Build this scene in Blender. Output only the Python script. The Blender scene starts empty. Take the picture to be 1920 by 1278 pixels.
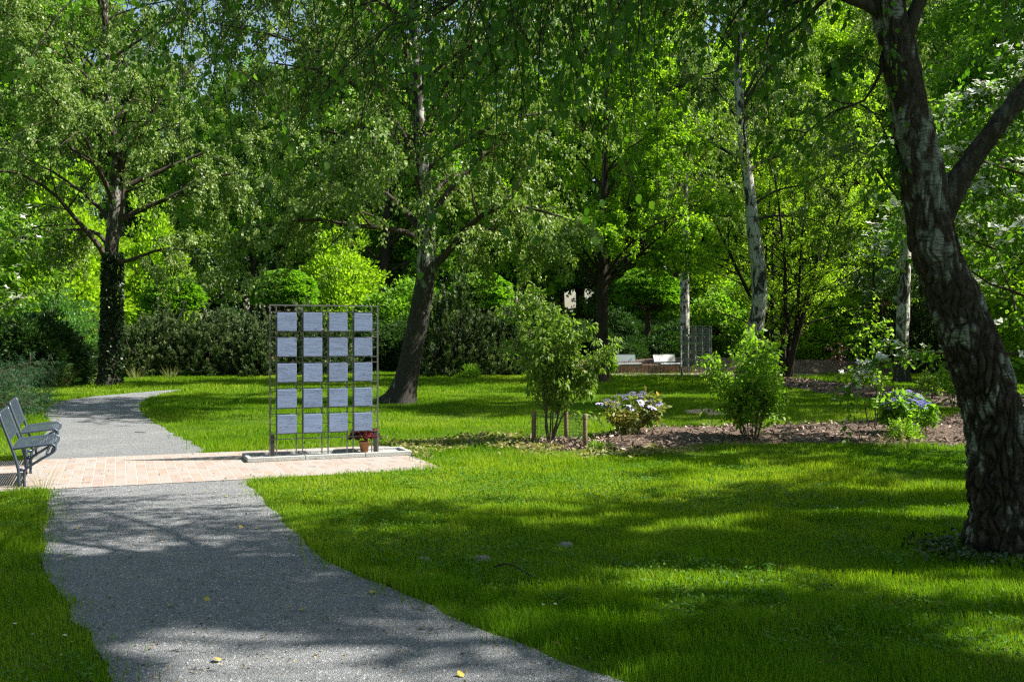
import bpy, math, numpy as np
from mathutils import Vector

rng = np.random.default_rng(11)
F = 1867.0          # focal length in photo pixels (35 mm on a 36 mm sensor)
H = 1.65            # eye height
HY = 629.0          # horizon row


def at(px, py, z=0.0):
    """ground point seen at a photo pixel"""
    d = F * (H - z) / (py - HY)
    return np.array([(px - 960.0) / F * d, d, z])


def on(px, d, z=0.0):
    return np.array([(px - 960.0) / F * d, d, z])


scene = bpy.context.scene
COL = scene.collection


# ------------------------------------------------------------------ objects
def tag(o, label=None, cat=None, group=None, kind=None):
    if label:
        o['label'] = label
    if cat:
        o['category'] = cat
    if group:
        o['group'] = group
    if kind:
        o['kind'] = kind
    return o


def obj(name, me, parent=None, mat=None):
    o = bpy.data.objects.new(name, me)
    COL.objects.link(o)
    if parent is not None:
        o.parent = parent
    if mat is not None and me is not None and len(me.materials) == 0:
        me.materials.append(mat)
    return o


def thing(name, label, cat, loc=(0, 0, 0), rz=0.0, group=None, scale=1.0):
    o = bpy.data.objects.new(name, None)
    COL.objects.link(o)
    o.empty_display_size = 0.2
    o.location = tuple(float(v) for v in loc)
    o.rotation_euler = (0, 0, rz)
    if isinstance(scale, (int, float)):
        scale = (scale,) * 3
    o.scale = scale
    return tag(o, label, cat, group)


def mesh_np(name, verts, faces, mat=None, rnd=None, smooth=False):
    """faces: list of int arrays (M,k)"""
    if not isinstance(faces, list):
        faces = [faces]
    faces = [np.asarray(f) for f in faces if len(f)]
    me = bpy.data.meshes.new(name)
    verts = np.ascontiguousarray(verts, dtype=np.float32)
    me.vertices.add(len(verts))
    me.vertices.foreach_set('co', verts.ravel())
    nl = sum(f.size for f in faces)
    npoly = sum(len(f) for f in faces)
    me.loops.add(nl)
    me.loops.foreach_set('vertex_index', np.concatenate([f.ravel() for f in faces]).astype(np.int32))
    me.polygons.add(npoly)
    starts, s = [], 0
    for f in faces:
        starts.append(s + np.arange(len(f)) * f.shape[1])
        s += f.size
    me.polygons.foreach_set('loop_start', np.concatenate(starts).astype(np.int32))
    me.polygons.foreach_set('use_smooth', np.full(npoly, bool(smooth)))
    me.update(calc_edges=True)
    if rnd is not None:
        a = me.attributes.new('rnd', 'FLOAT', 'FACE')
        a.data.foreach_set('value', np.asarray(rnd, dtype=np.float32))
    if mat is not None:
        me.materials.append(mat)
    return me


class MB:
    """collects boxes, tubes and prisms into one mesh"""
    def __init__(self):
        self.v, self.f, self.n = [], {}, 0

    def add(self, v, f):
        v = np.asarray(v, float)
        f = np.asarray(f, int)
        self.f.setdefault(f.shape[1], []).append(f + self.n)
        self.v.append(v)
        self.n += len(v)

    def box(self, c, s, R=None, bev=0.0):
        c = np.asarray(c, float)
        s = np.asarray(s, float) / 2
        if bev <= 0:
            v = np.array([[x, y, z] for x in (-1, 1) for y in (-1, 1) for z in (-1, 1)], float) * s
            f = np.array([[0, 1, 3, 2], [4, 6, 7, 5], [0, 4, 5, 1], [2, 3, 7, 6], [0, 2, 6, 4], [1, 5, 7, 3]])
            if R is not None:
                v = v @ np.asarray(R).T
            self.add(v + c, f)
            return
        b = min(bev, s.min() * 0.9)
        idx, v = {}, []
        for x in (-1, 1):
            for y in (-1, 1):
                for z in (-1, 1):
                    sg = np.array([x, y, z])
                    for a in range(3):
                        p = sg * (s - b)
                        p[a] = sg[a] * s[a]
                        idx[(x, y, z, a)] = len(v)
                        v.append(p)
        f4, f3 = [], []
        o = [(-1, -1), (1, -1), (1, 1), (-1, 1)]
        for a in range(3):
            i, j = [(1, 2), (2, 0), (0, 1)][a]
            for sg in (-1, 1):
                q = []
                for (p, r) in (o if sg > 0 else o[::-1]):
                    k = [0, 0, 0]
                    k[a], k[i], k[j] = sg, p, r
                    q.append(idx[(k[0], k[1], k[2], a)])
                f4.append(q)
            for p in (-1, 1):
                for r in (-1, 1):
                    k1, k2 = [0, 0, 0], [0, 0, 0]
                    k1[a], k2[a] = -1, 1
                    k1[i] = k2[i] = p
                    k1[j] = k2[j] = r
                    q = [idx[(*k1, i)], idx[(*k2, i)], idx[(*k2, j)], idx[(*k1, j)]]
                    f4.append(q if p * r > 0 else q[::-1])
        for x in (-1, 1):
            for y in (-1, 1):
                for z in (-1, 1):
                    q = [idx[(x, y, z, 0)], idx[(x, y, z, 1)], idx[(x, y, z, 2)]]
                    f3.append(q if x * y * z > 0 else q[::-1])
        v = np.array(v)
        if R is not None:
            v = v @ np.asarray(R).T
        n = self.n
        self.v.append(v + c)
        self.f.setdefault(4, []).append(np.array(f4) + n)
        self.f.setdefault(3, []).append(np.array(f3) + n)
        self.n += len(v)

    def tube(self, pts, r, sides=8, caps=True):
        pts = np.asarray(pts, float)[None]
        r = np.broadcast_to(np.asarray(r, float), (pts.shape[1],))[None]
        v, f = tubes(pts, r, sides)
        n0 = self.n
        self.add(v, f)
        if caps:
            K = pts.shape[1]
            a = np.arange(sides)
            self.f.setdefault(sides, []).append((a[::-1] + n0)[None])
            self.f.setdefault(sides, []).append((a + (K - 1) * sides + n0)[None])

    def lathe(self, prof, c=(0, 0, 0), sides=24):
        prof = np.asarray(prof, float)
        an = np.linspace(0, 2 * np.pi, sides, endpoint=False)
        v = np.stack([prof[:, None, 0] * np.cos(an), prof[:, None, 0] * np.sin(an),
                      np.broadcast_to(prof[:, 1:2], (len(prof), sides))], -1).reshape(-1, 3)
        K = len(prof)
        i, j = np.meshgrid(np.arange(K - 1), np.arange(sides), indexing='ij')
        j2 = (j + 1) % sides
        f = np.stack([i * sides + j, i * sides + j2, (i + 1) * sides + j2, (i + 1) * sides + j], -1).reshape(-1, 4)
        self.add(v + np.asarray(c), f)

    def mesh(self, name, mat=None, smooth=False):
        return mesh_np(name, np.concatenate(self.v), [np.concatenate(x) for x in self.f.values()], mat, smooth=smooth)


# ------------------------------------------------------------------ noise
def _hash(i, j, k, seed):
    h = (i * 374761393 + j * 668265263 + k * 2147483647 + seed * 144269504) & 0xFFFFFFFF
    h = ((h ^ (h >> 13)) * 1274126177) & 0xFFFFFFFF
    h = h ^ (h >> 16)
    return (h & 0xFFFF) / 65535.0


def vnoise(p, seed=0):
    p = np.asarray(p, float)
    i = np.floor(p).astype(np.int64)
    f = p - i
    f = f * f * (3 - 2 * f)
    r = 0
    for dx in (0, 1):
        for dy in (0, 1):
            for dz in (0, 1):
                w = (f[..., 0] if dx else 1 - f[..., 0]) * (f[..., 1] if dy else 1 - f[..., 1]) * (f[..., 2] if dz else 1 - f[..., 2])
                r = r + w * _hash(i[..., 0] + dx, i[..., 1] + dy, i[..., 2] + dz, seed)
    return r


def unit(v):
    return v / np.maximum(np.linalg.norm(v, axis=-1, keepdims=True), 1e-9)


def rdir(n):
    return unit(rng.normal(size=(n, 3)))


def catmull(pts, n):
    pts = np.asarray(pts, float)
    m = len(pts)
    if m == 2:
        return pts[0] + (pts[1] - pts[0]) * np.linspace(0, 1, n)[:, None]
    P = np.vstack([2 * pts[0] - pts[1], pts, 2 * pts[-1] - pts[-2]])
    seg = np.linalg.norm(np.diff(pts[:, :3], axis=0), axis=1)
    cum = np.concatenate([[0], np.cumsum(seg)])
    s = np.linspace(0, cum[-1], n)
    k = np.clip(np.searchsorted(cum, s, side='right') - 1, 0, m - 2)
    t = ((s - cum[k]) / np.maximum(seg[k], 1e-9))[:, None]
    a, b, c, d = P[k], P[k + 1], P[k + 2], P[k + 3]
    return 0.5 * (2 * b + (c - a) * t + (2 * a - 5 * b + 4 * c - d) * t ** 2 + (3 * b - a - 3 * c + d) * t ** 3)


def tubes(poly, rad, sides):
    N, K, _ = poly.shape
    t = np.gradient(poly, axis=1)
    t = unit(t)
    mean = unit(poly[:, -1] - poly[:, 0])
    ref = np.cross(mean, rdir(N))
    ref = unit(ref)[:, None, :]
    u = unit(ref - t * np.sum(ref * t, -1, keepdims=True))
    w = np.cross(t, u)
    an = np.linspace(0, 2 * np.pi, sides, endpoint=False)
    ring = np.cos(an)[None, None, :, None] * u[:, :, None, :] + np.sin(an)[None, None, :, None] * w[:, :, None, :]
    v = poly[:, :, None, :] + ring * rad[:, :, None, None]
    n, k, s = np.meshgrid(np.arange(N), np.arange(K - 1), np.arange(sides), indexing='ij')
    s2 = (s + 1) % sides
    base = n * K * sides
    f = np.stack([base + k * sides + s, base + k * sides + s2, base + (k + 1) * sides + s2, base + (k + 1) * sides + s], -1)
    return v.reshape(-1, 3), f.reshape(-1, 4)


# ------------------------------------------------------------------ leaves
KITE = np.array([[0, 0], [0.42, 0.5], [1, 0], [0.42, -0.5]])
OVATE = np.array([[0, 0], [0.16, 0.36], [0.42, 0.5], [0.75, 0.27], [1, 0], [0.75, -0.27], [0.42, -0.5], [0.16, -0.36]])
NEEDLE = np.array([[0, 0], [0.3, 0.5], [1, 0], [0.3, -0.5]])


def leaves(P, D, L, W, up=0.0, shape=KITE, fold=0.0, S=None):
    """P positions, D leaf axis, L length, W width; up biases the face normal to the sky"""
    N = len(P)
    D = unit(D)
    n = rdir(N) + np.array([0, 0, up])
    if S is None:
        S = unit(np.cross(D, n))
    S = unit(S)
    nn = np.cross(S, D)
    m = len(shape)
    v = (P[:, None, :] + D[:, None, :] * (shape[None, :, 0:1] * np.reshape(L, (-1, 1, 1)))
         + S[:, None, :] * (shape[None, :, 1:2] * np.reshape(W, (-1, 1, 1))))
    if fold:
        v = v + nn[:, None, :] * (np.abs(shape[None, :, 1:2]) * np.reshape(W, (-1, 1, 1)) * fold)
        v = v - np.array([0, 0, 1.0]) * (shape[None, :, 0:1] ** 2 * np.reshape(L, (-1, 1, 1)) * fold * 0.4)
    f = (np.arange(N)[:, None] * m + np.arange(m)[None, :])
    return v.reshape(-1, 3), f


def leaf_mesh(name, P, D, L, W, mat, up=0.0, shape=KITE, fold=0.0, rnd=None, S=None):
    v, f = leaves(P, D, L, W, up, shape, fold, S)
    if rnd is None:
        rnd = rng.random(len(P))
    return mesh_np(name, v, f, mat, rnd)


# ------------------------------------------------------------------ branching
def grow(P0, D0, L, K=7, grav=0.0, wob=0.12):
    N = len(P0)
    L = np.broadcast_to(np.asarray(L, float), (N,))
    d = unit(np.asarray(D0, float))
    p = np.asarray(P0, float)
    out = [p]
    bias = rng.normal(size=(N, 3)) * wob * 0.6
    for k in range(K - 1):
        d = unit(d + rng.normal(size=(N, 3)) * wob + bias / K - np.array([0, 0, 1.0]) * grav / (K - 1))
        p = p + d * (L / (K - 1))[:, None]
        out.append(p)
    return np.stack(out, 1)


def along(poly, t):
    """poly (N,K,3), t (N,) -> position, tangent"""
    N, K, _ = poly.shape
    x = np.clip(t, 0, 0.9999) * (K - 1)
    i = x.astype(int)
    f = (x - i)[:, None]
    a = poly[np.arange(N), i]
    b = poly[np.arange(N), i + 1]
    return a + (b - a) * f, unit(b - a)


def spawn(poly, L, n, t0=0.2, t1=1.0, a0=35, a1=65, frac=0.5, taper=0.6, up=0.15, flat=0.0, var=0.35):
    N = len(poly)
    idx = np.repeat(np.arange(N), n)
    t = t0 + (t1 - t0) * ((np.tile(np.arange(n), N) + rng.random(N * n)) / n)
    P, T = along(poly[idx], t)
    perp = rdir(N * n)
    perp[:, 2] *= (1 - flat)
    perp = unit(perp - T * np.sum(perp * T, -1, keepdims=True))
    a = np.radians(a0 + (a1 - a0) * rng.random(N * n))[:, None]
    D = unit(np.cos(a) * T + np.sin(a) * perp + np.array([0, 0, up]))
    Lc = np.asarray(L)[idx] * frac * (1 - taper * t) * (1 - var + 2 * var * rng.random(N * n))
    return P, D, Lc, idx, t


def trunk_verts(tr, rings=70, sides=28, flare=0.5, amp=0.05, seed=1):
    tr = np.asarray(tr, float)
    c = catmull(tr, rings)
    pts, r = c[:, :3], np.maximum(c[:, 3], 0.012)
    t = unit(np.gradient(pts, axis=0))
    x = np.array([1.0, 0, 0])
    u = unit(x - t * (t @ x)[:, None])
    w = np.cross(t, u)
    an = np.linspace(0, 2 * np.pi, sides, endpoint=False)
    ring = np.cos(an)[None, :, None] * u[:, None, :] + np.sin(an)[None, :, None] * w[:, None, :]
    z = pts[:, 2:3] - pts[0, 2]
    fl = 1 + flare * np.exp(-np.maximum(z, 0) / 0.28) * (1 + 0.55 * np.sin(5 * an[None, :] + seed) + 0.25 * np.sin(3 * an[None, :] + 2 * seed))
    base = pts[:, None, :] + ring * r[:, None, None]
    nz = vnoise(base * np.array([3.0, 3.0, 1.2]) + seed * 7.1, seed) - 0.5
    nz2 = vnoise(base * np.array([9.0, 9.0, 3.5]) + seed * 3.3, seed + 5) - 0.5
    rr = r[:, None] * fl * (1 + amp * 3.2 * nz + amp * 1.6 * nz2)
    v = pts[:, None, :] + ring * rr[..., None]
    k, s = np.meshgrid(np.arange(rings - 1), np.arange(sides), indexing='ij')
    s2 = (s + 1) % sides
    f = np.stack([k * sides + s, k * sides + s2, (k + 1) * sides + s2, (k + 1) * sides + s], -1).reshape(-1, 4)
    return v, f, ring, rr


def resample(poly, K):
    return catmull(np.asarray(poly, float), K)


def tree_mesh(name, bark, leafmat, trunk=None, limbs=(), cfg=None, seed=1, extra=None):
    """returns (trunk mesh incl. limbs, crown mesh)"""
    c = dict(n_limb=26, z0=0.25, z1=0.97, len=[(0, 5.0), (1, 1.5)], elev=(25, 55), limb_grav=0.3, wob=0.1,
             n_sec=9, sec_frac=0.5, sec_grav=0.3, sec_t0=0.25, n_tw=6, tw=(0.5, 1.2), tw_grav=0.9, tw_up=0.0,
             tw_ang=(30, 70), flat=0.0,
             per=24, leaf=(0.07, 0.055), jit=0.06, hang=0.5, up=0.4, shape=KITE, fold=0.0, rings=70, sides=28, flare=0.45,
             amp=0.05, lr=0.36, center=(0, 0), twig_r=0.0, keep=None, leafkeep=None, limb_mat=None, K=9, yscale=1.0, stub=1.0)
    c.update(cfg or {})
    V, FF, n = [], [], 0

    def push(v, f):
        nonlocal n
        V.append(v)
        FF.append(f + n)
        n += len(v)
    K = c['K']
    ntrunk = 0
    LP, LL, LR = [], [], []
    if trunk is not None:
        tr = np.asarray(trunk, float)
        v, f, _, _ = trunk_verts(tr, c['rings'], c['sides'], c['flare'], c['amp'], seed)
        push(v.reshape(-1, 3), f)
        ntrunk = len(f)
        cc = catmull(tr, 60)
        ztop = cc[-1, 2]
        nl = c['n_limb']
        if nl:
            zf = c['z0'] + (c['z1'] - c['z0']) * ((np.arange(nl) + rng.random(nl)) / nl)
            zz = zf * ztop
            i = np.clip(np.searchsorted(cc[:, 2], zz), 1, 59)
            P0 = cc[i, :3]
            r0 = cc[i, 3]
            az = (np.arange(nl) * 2.399 + rng.normal(size=nl) * 0.35)
            el = np.radians(c['elev'][0] + (c['elev'][1] - c['elev'][0]) * rng.random(nl))
            el = el + zf * 0.25
            D0 = np.stack([np.cos(az) * np.cos(el), np.sin(az) * np.cos(el), np.sin(el)], 1)
            xs, ys = zip(*c['len'])
            rel = (zf - c['z0']) / (c['z1'] - c['z0'])
            ln = np.interp(rel, xs, ys) * (0.75 + 0.5 * rng.random(nl))
            ln = ln * (1 + (c['yscale'] - 1) * np.abs(np.sin(az)))
            D0[:, :2] += np.array(c['center'])[None] * 0.2
            LP.append(grow(P0, D0, ln, K, c['limb_grav'], c['wob']))
            LL.append(ln)
            LR.append(np.clip(r0 * c['lr'] * (0.7 + 0.6 * rng.random(nl)), 0.012, 0.2))
    for lb in limbs:
        p, r = lb
        q = resample(p, K)
        LP.append(q[None])
        LL.append(np.array([np.linalg.norm(np.diff(q, axis=0), axis=1).sum()]))
        LR.append(np.array([r]))
    if extra is not None:
        for (P0, D0, ln, g, r) in extra:
            LP.append(grow(P0, D0, ln, K, g, c['wob']))
            LL.append(ln)
            LR.append(np.broadcast_to(r, (len(P0),)))
    LP, LL, LR = np.concatenate(LP), np.concatenate(LL), np.concatenate(LR)
    tp = np.linspace(0, 1, K)
    v, f = tubes(LP, LR[:, None] * (1 - 0.82 * tp[None] ** 0.8), 8)
    push(v, f)
    SP, SD, SL, si, st = spawn(LP, LL, c['n_sec'], c['sec_t0'], 1.0, 35, 70, c['sec_frac'], 0.45, 0.12, c['flat'])
    SPo = grow(SP, SD, SL, 7, c['sec_grav'], c['wob'] * 1.3)
    v, f = tubes(SPo, np.maximum(LR[si] * (1 - 0.8 * st) * 0.45, 0.006)[:, None] * (1 - 0.75 * np.linspace(0, 1, 7)[None]), 5)
    push(v, f)
    # limb ends and secondaries carry the twigs
    TP, TD, TL, ti, tt = spawn(SPo, np.ones(len(SPo)), c['n_tw'], 0.1, 1.0, c['tw_ang'][0], c['tw_ang'][1], 1.0, 0.0, c['tw_up'], c['flat'])
    TL = c['tw'][0] + (c['tw'][1] - c['tw'][0]) * rng.random(len(TP))
    TP2, TD2, _, _, _ = spawn(LP, np.ones(len(LP)), c['n_tw'], 0.55, 1.0, 20, 60, 1.0, 0.0, c['tw_up'], c['flat'])
    TL2 = c['tw'][0] + (c['tw'][1] - c['tw'][0]) * rng.random(len(TP2))
    TP, TD, TL = np.concatenate([TP, TP2]), np.concatenate([TD, TD2]), np.concatenate([TL, TL2])
    if c['keep'] is not None:
        k = c['keep'](TP)
        TP, TD, TL = TP[k], TD[k], TL[k]
    TW = grow(TP, TD, TL, 6, c['tw_grav'], c['wob'] * 1.2)
    if c['twig_r'] > 0:
        v, f = tubes(TW, np.broadcast_to(c['twig_r'] * (1 - 0.6 * np.linspace(0, 1, 6))[None], TW.shape[:2]), 3)
        push(v, f)
    me_t = mesh_np(name + '_wood', np.concatenate(V), np.concatenate(FF), bark, smooth=True)
    if c['limb_mat'] is not None:
        me_t.materials.append(c['limb_mat'])
        mi = np.ones(len(me_t.polygons), np.int32)
        mi[:ntrunk] = 0
        me_t.polygons.foreach_set('material_index', mi)
    # leaves
    per = c['per']
    idx = np.repeat(np.arange(len(TW)), per)
    t = (np.tile(np.arange(per), len(TW)) + rng.random(len(idx))) / per
    P, T = along(TW[idx], t)
    side = rdir(len(idx))
    P = P + side * (c['jit'] * rng.random(len(idx)) ** 0.5)[:, None]
    D = unit(T * 0.35 + side * (1 - c['hang']) - np.array([0, 0, 1.0]) * c['hang'] * 1.3)
    if c['leafkeep'] is not None:
        k = c['leafkeep'](P)
        P, D, idx = P[k], D[k], idx[k]
    sc = 0.7 + 0.6 * rng.random(len(idx))
    rn = np.clip(0.25 * rng.random(len(TW))[idx] + 0.75 * rng.random(len(idx)), 0, 1)
    me_c = leaf_mesh(name + '_leaves', P, D, c['leaf'][0] * sc, c['leaf'][1] * sc, leafmat, c['up'], c['shape'], c['fold'], rn)
    return me_t, me_c


# ------------------------------------------------------------------ materials
def new_mat(name):
    m = bpy.data.materials.new(name)
    m.use_nodes = True
    nt = m.node_tree
    for n in list(nt.nodes):
        nt.nodes.remove(n)
    out = nt.nodes.new('ShaderNodeOutputMaterial')
    return m, nt, out


class G:
    """small helper round one node tree"""
    def __init__(self, name):
        self.m, self.nt, self.out = new_mat(name)

    def n(self, typ, **kw):
        n = self.nt.nodes.new(typ)
        for k, v in kw.items():
            if k.startswith('i_'):
                key = k[2:].replace('_', ' ')
                n.inputs[key].default_value = v
            else:
                setattr(n, k, v)
        return n

    def l(self, a, b):
        self.nt.links.new(a, b)

    def coord(self, scale=(1, 1, 1), rot=(0, 0, 0), out='Object'):
        tc = self.n('ShaderNodeTexCoord')
        mp = self.n('ShaderNodeMapping')
        mp.inputs['Scale'].default_value = scale
        mp.inputs['Rotation'].default_value = rot
        self.l(tc.outputs[out], mp.inputs['Vector'])
        return mp.outputs['Vector']

    def noise(self, vec, scale=5, detail=4, rough=0.55, dist=0.0):
        n = self.n('ShaderNodeTexNoise')
        n.inputs['Scale'].default_value = scale
        n.inputs['Detail'].default_value = detail
        n.inputs['Roughness'].default_value = rough
        n.inputs['Distortion'].default_value = dist
        self.l(vec, n.inputs['Vector'])
        return n.outputs['Fac']

    def voro(self, vec, scale=5, feature='F1'):
        n = self.n('ShaderNodeTexVoronoi', feature=feature)
        n.inputs['Scale'].default_value = scale
        self.l(vec, n.inputs['Vector'])
        return n

    def ramp(self, fac, stops, interp='LINEAR'):
        r = self.n('ShaderNodeValToRGB')
        r.color_ramp.interpolation = interp
        el = r.color_ramp.elements
        while len(el) > 1:
            el.remove(el[-1])
        el[0].position = stops[0][0]
        el[0].color = (*stops[0][1], 1) if len(stops[0][1]) == 3 else stops[0][1]
        for p, c in stops[1:]:
            e = el.new(p)
            e.color = (*c, 1)
        self.l(fac, r.inputs['Fac'])
        return r.outputs['Color']

    def mix(self, fac, a, b, typ='MIX'):
        m = self.n('ShaderNodeMixRGB', blend_type=typ)
        for s, x in (('Fac', fac), ('Color1', a), ('Color2', b)):
            if isinstance(x, (int, float)):
                m.inputs[s].default_value = x
            elif isinstance(x, tuple):
                m.inputs[s].default_value = (*x, 1)
            else:
                self.l(x, m.inputs[s])
        return m.outputs['Color']

    def math(self, op, a, b=0.0, clamp=False):
        m = self.n('ShaderNodeMath', operation=op, use_clamp=clamp)
        for i, x in enumerate((a, b)):
            if isinstance(x, (int, float)):
                m.inputs[i].default_value = x
            else:
                self.l(x, m.inputs[i])
        return m.outputs['Value']

    def bsdf(self, col, rough=0.7, spec=0.5, metal=0.0, bump=None, bdist=0.01, bstr=0.6):
        b = self.n('ShaderNodeBsdfPrincipled')
        for s, x in (('Base Color', col), ('Roughness', rough), ('Specular IOR Level', spec), ('Metallic', metal)):
            if isinstance(x, (int, float)):
                b.inputs[s].default_value = x
            elif isinstance(x, tuple):
                b.inputs[s].default_value = (*x, 1)
            else:
                self.l(x, b.inputs[s])
        if bump is not None:
            bp = self.n('ShaderNodeBump')
            bp.inputs['Strength'].default_value = bstr
            bp.inputs['Distance'].default_value = bdist
            self.l(bump, bp.inputs['Height'])
            self.l(bp.outputs['Normal'], b.inputs['Normal'])
        return b

    def done(self, sh):
        self.l(sh.outputs[0], self.out.inputs['Surface'])
        return self.m


def rgb(*c):
    return tuple(c)


def leaf_mat(name, dark, mid, light, trans, tmix=0.4, rough=0.42, spec=0.5):
    g = G(name)
    a = g.n('ShaderNodeAttribute', attribute_name='rnd')
    col = g.ramp(a.outputs['Fac'], [(0.0, dark), (0.5, mid), (1.0, light)])
    b = g.bsdf(col, rough, spec)
    t = g.n('ShaderNodeBsdfTranslucent')
    g.l(g.mix(1.0, col, trans, 'MULTIPLY'), t.inputs['Color'])
    m = g.n('ShaderNodeMixShader')
    m.inputs['Fac'].default_value = tmix
    g.l(b.outputs[0], m.inputs[1])
    g.l(t.outputs[0], m.inputs[2])
    return g.done(m)


TR = (2.3, 2.7, 0.9)
M = {}
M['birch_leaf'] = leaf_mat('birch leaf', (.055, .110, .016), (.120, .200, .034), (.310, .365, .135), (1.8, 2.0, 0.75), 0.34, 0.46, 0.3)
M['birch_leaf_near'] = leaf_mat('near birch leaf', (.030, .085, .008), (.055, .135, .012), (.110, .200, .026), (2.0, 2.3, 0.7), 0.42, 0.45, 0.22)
M['maple_leaf'] = leaf_mat('maple leaf', (.085, .180, .008), (.160, .300, .014), (.270, .410, .034), (1.8, 1.9, 0.6), 0.48, 0.5, 0.2)
M['lime_leaf'] = leaf_mat('lime green leaf', (.135, .255, .012), (.235, .385, .022), (.370, .500, .050), (1.6, 1.7, 0.6), 0.47, 0.5, 0.2)
M['wood_leaf'] = leaf_mat('woodland leaf', (.055, .135, .011), (.125, .250, .022), (.240, .375, .055), (1.9, 2.1, 0.7), 0.42, 0.5, 0.2)
M['blue_leaf'] = leaf_mat('blue green leaf', (.060, .115, .045), (.105, .180, .075), (.190, .270, .135), (1.6, 1.8, 0.9), 0.36, 0.5, 0.25)
M['dark_leaf'] = leaf_mat('dark evergreen leaf', (.016, .044, .010), (.032, .075, .016), (.070, .130, .030), (1.5, 1.8, 0.8), 0.25, 0.42, 0.3)
M['ball_leaf'] = leaf_mat('ball crown leaf', (.070, .175, .008), (.120, .260, .012), (.190, .345, .024), (1.8, 2.0, 0.6), 0.42, 0.5, 0.2)
M['pine_needle'] = leaf_mat('pine needle', (.020, .048, .015), (.062, .110, .036), (.200, .255, .105), (1.3, 1.4, 0.7), 0.18, 0.5, 0.35)
M['juniper'] = leaf_mat('juniper spray', (.014, .050, .018), (.028, .082, .030), (.065, .140, .060), (1.5, 1.7, 0.9), 0.22, 0.5, 0.25)
M['fir'] = leaf_mat('fir spray', (.045, .125, .026), (.085, .205, .045), (.160, .310, .085), (1.6, 1.8, 0.8), 0.3, 0.45, 0.5)
M['bush_leaf'] = leaf_mat('bush leaf', (.075, .145, .022), (.130, .215, .034), (.250, .325, .085), (1.8, 2.0, 0.7), 0.40, 0.45, 0.25)
M['shrub_leaf'] = leaf_mat('shrub leaf', (.080, .180, .012), (.150, .275, .022), (.290, .400, .060), (1.8, 2.0, 0.7), 0.44, 0.5, 0.22)
M['hyd_leaf'] = leaf_mat('hydrangea leaf', (.080, .150, .025), (.170, .220, .045), (.340, .230, .090), (1.7, 1.6, 0.8), 0.38, 0.5, 0.4)
M['kousa_leaf'] = leaf_mat('dogwood leaf', (.055, .130, .014), (.095, .190, .020), (.170, .265, .040), (2.0, 2.2, 0.8), 0.44, 0.5, 0.22)
M['red_leaf'] = leaf_mat('copper leaf', (.030, .018, .014), (.060, .028, .024), (.110, .060, .040), (1.8, 1.2, 1.0), 0.35, 0.5, 0.4)
M['cover_leaf'] = leaf_mat('ground cover leaf', (.110, .160, .030), (.230, .240, .070), (.420, .340, .180), (1.5, 1.5, 0.8), 0.3, 0.6, 0.3)
M['ivy_leaf'] = leaf_mat('ivy leaf', (.014, .034, .010), (.026, .056, .016), (.060, .100, .030), (1.4, 1.6, 0.8), 0.2, 0.35, 0.6)
M['grass'] = leaf_mat('grass blade', (.066, .165, .003), (.140, .258, .008), (.310, .375, .045), (1.8, 1.85, 0.55), 0.38, 0.6, 0.12)
M['tall_grass'] = leaf_mat('tall grass', (.110, .170, .030), (.190, .220, .060), (.330, .300, .130), (1.6, 1.6, 0.8), 0.35, 0.6, 0.3)
M['white_bract'] = leaf_mat('white bract', (.62, .66, .55), (.75, .77, .68), (.85, .85, .80), (.9, .9, .9), 0.25, 0.6, 0.3)
M['lilac'] = leaf_mat('lilac floret', (.34, .32, .62), (.52, .50, .78), (.78, .74, .88), (.9, .9, .9), 0.25, 0.6, 0.3)
M['blue_flower'] = leaf_mat('blue floret', (.14, .15, .52), (.24, .26, .66), (.55, .50, .80), (.9, .9, .9), 0.25, 0.6, 0.3)
M['red_flower'] = leaf_mat('dark red petal', (.20, .018, .030), (.36, .035, .055), (.50, .09, .10), (1, .8, .8), 0.25, 0.5, 0.4)
M['clover'] = leaf_mat('clover leaf', (.035, .115, .010), (.070, .175, .014), (.130, .240, .030), (1.6, 1.8, 0.7), 0.3, 0.5, 0.2)
M['litter'] = leaf_mat('dry litter', (.045, .030, .018), (.16, .11, .05), (.36, .28, .12), (.8, .8, .6), 0.1, 0.7, 0.2)
M['yellow_leaf'] = leaf_mat('fallen leaf', (.35, .28, .05), (.50, .40, .08), (.42, .24, .06), (.9, .9, .7), 0.2, 0.6, 0.3)


def bark_plain(name, a, b, scale=10.0, bd=0.03):
    g = G(name)
    v = g.coord((1, 1, 0.22))
    n1 = g.noise(v, scale, 6, 0.65, 0.4)
    n2 = g.noise(g.coord(), 1.7, 3)
    col = g.ramp(n1, [(0.3, a), (0.7, b)])
    col = g.mix(g.math('MULTIPLY', n2, 0.5), col, tuple(x * 0.55 for x in a))
    return g.done(g.bsdf(col, 0.9, 0.2, bump=n1, bdist=bd, bstr=0.9))


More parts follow.
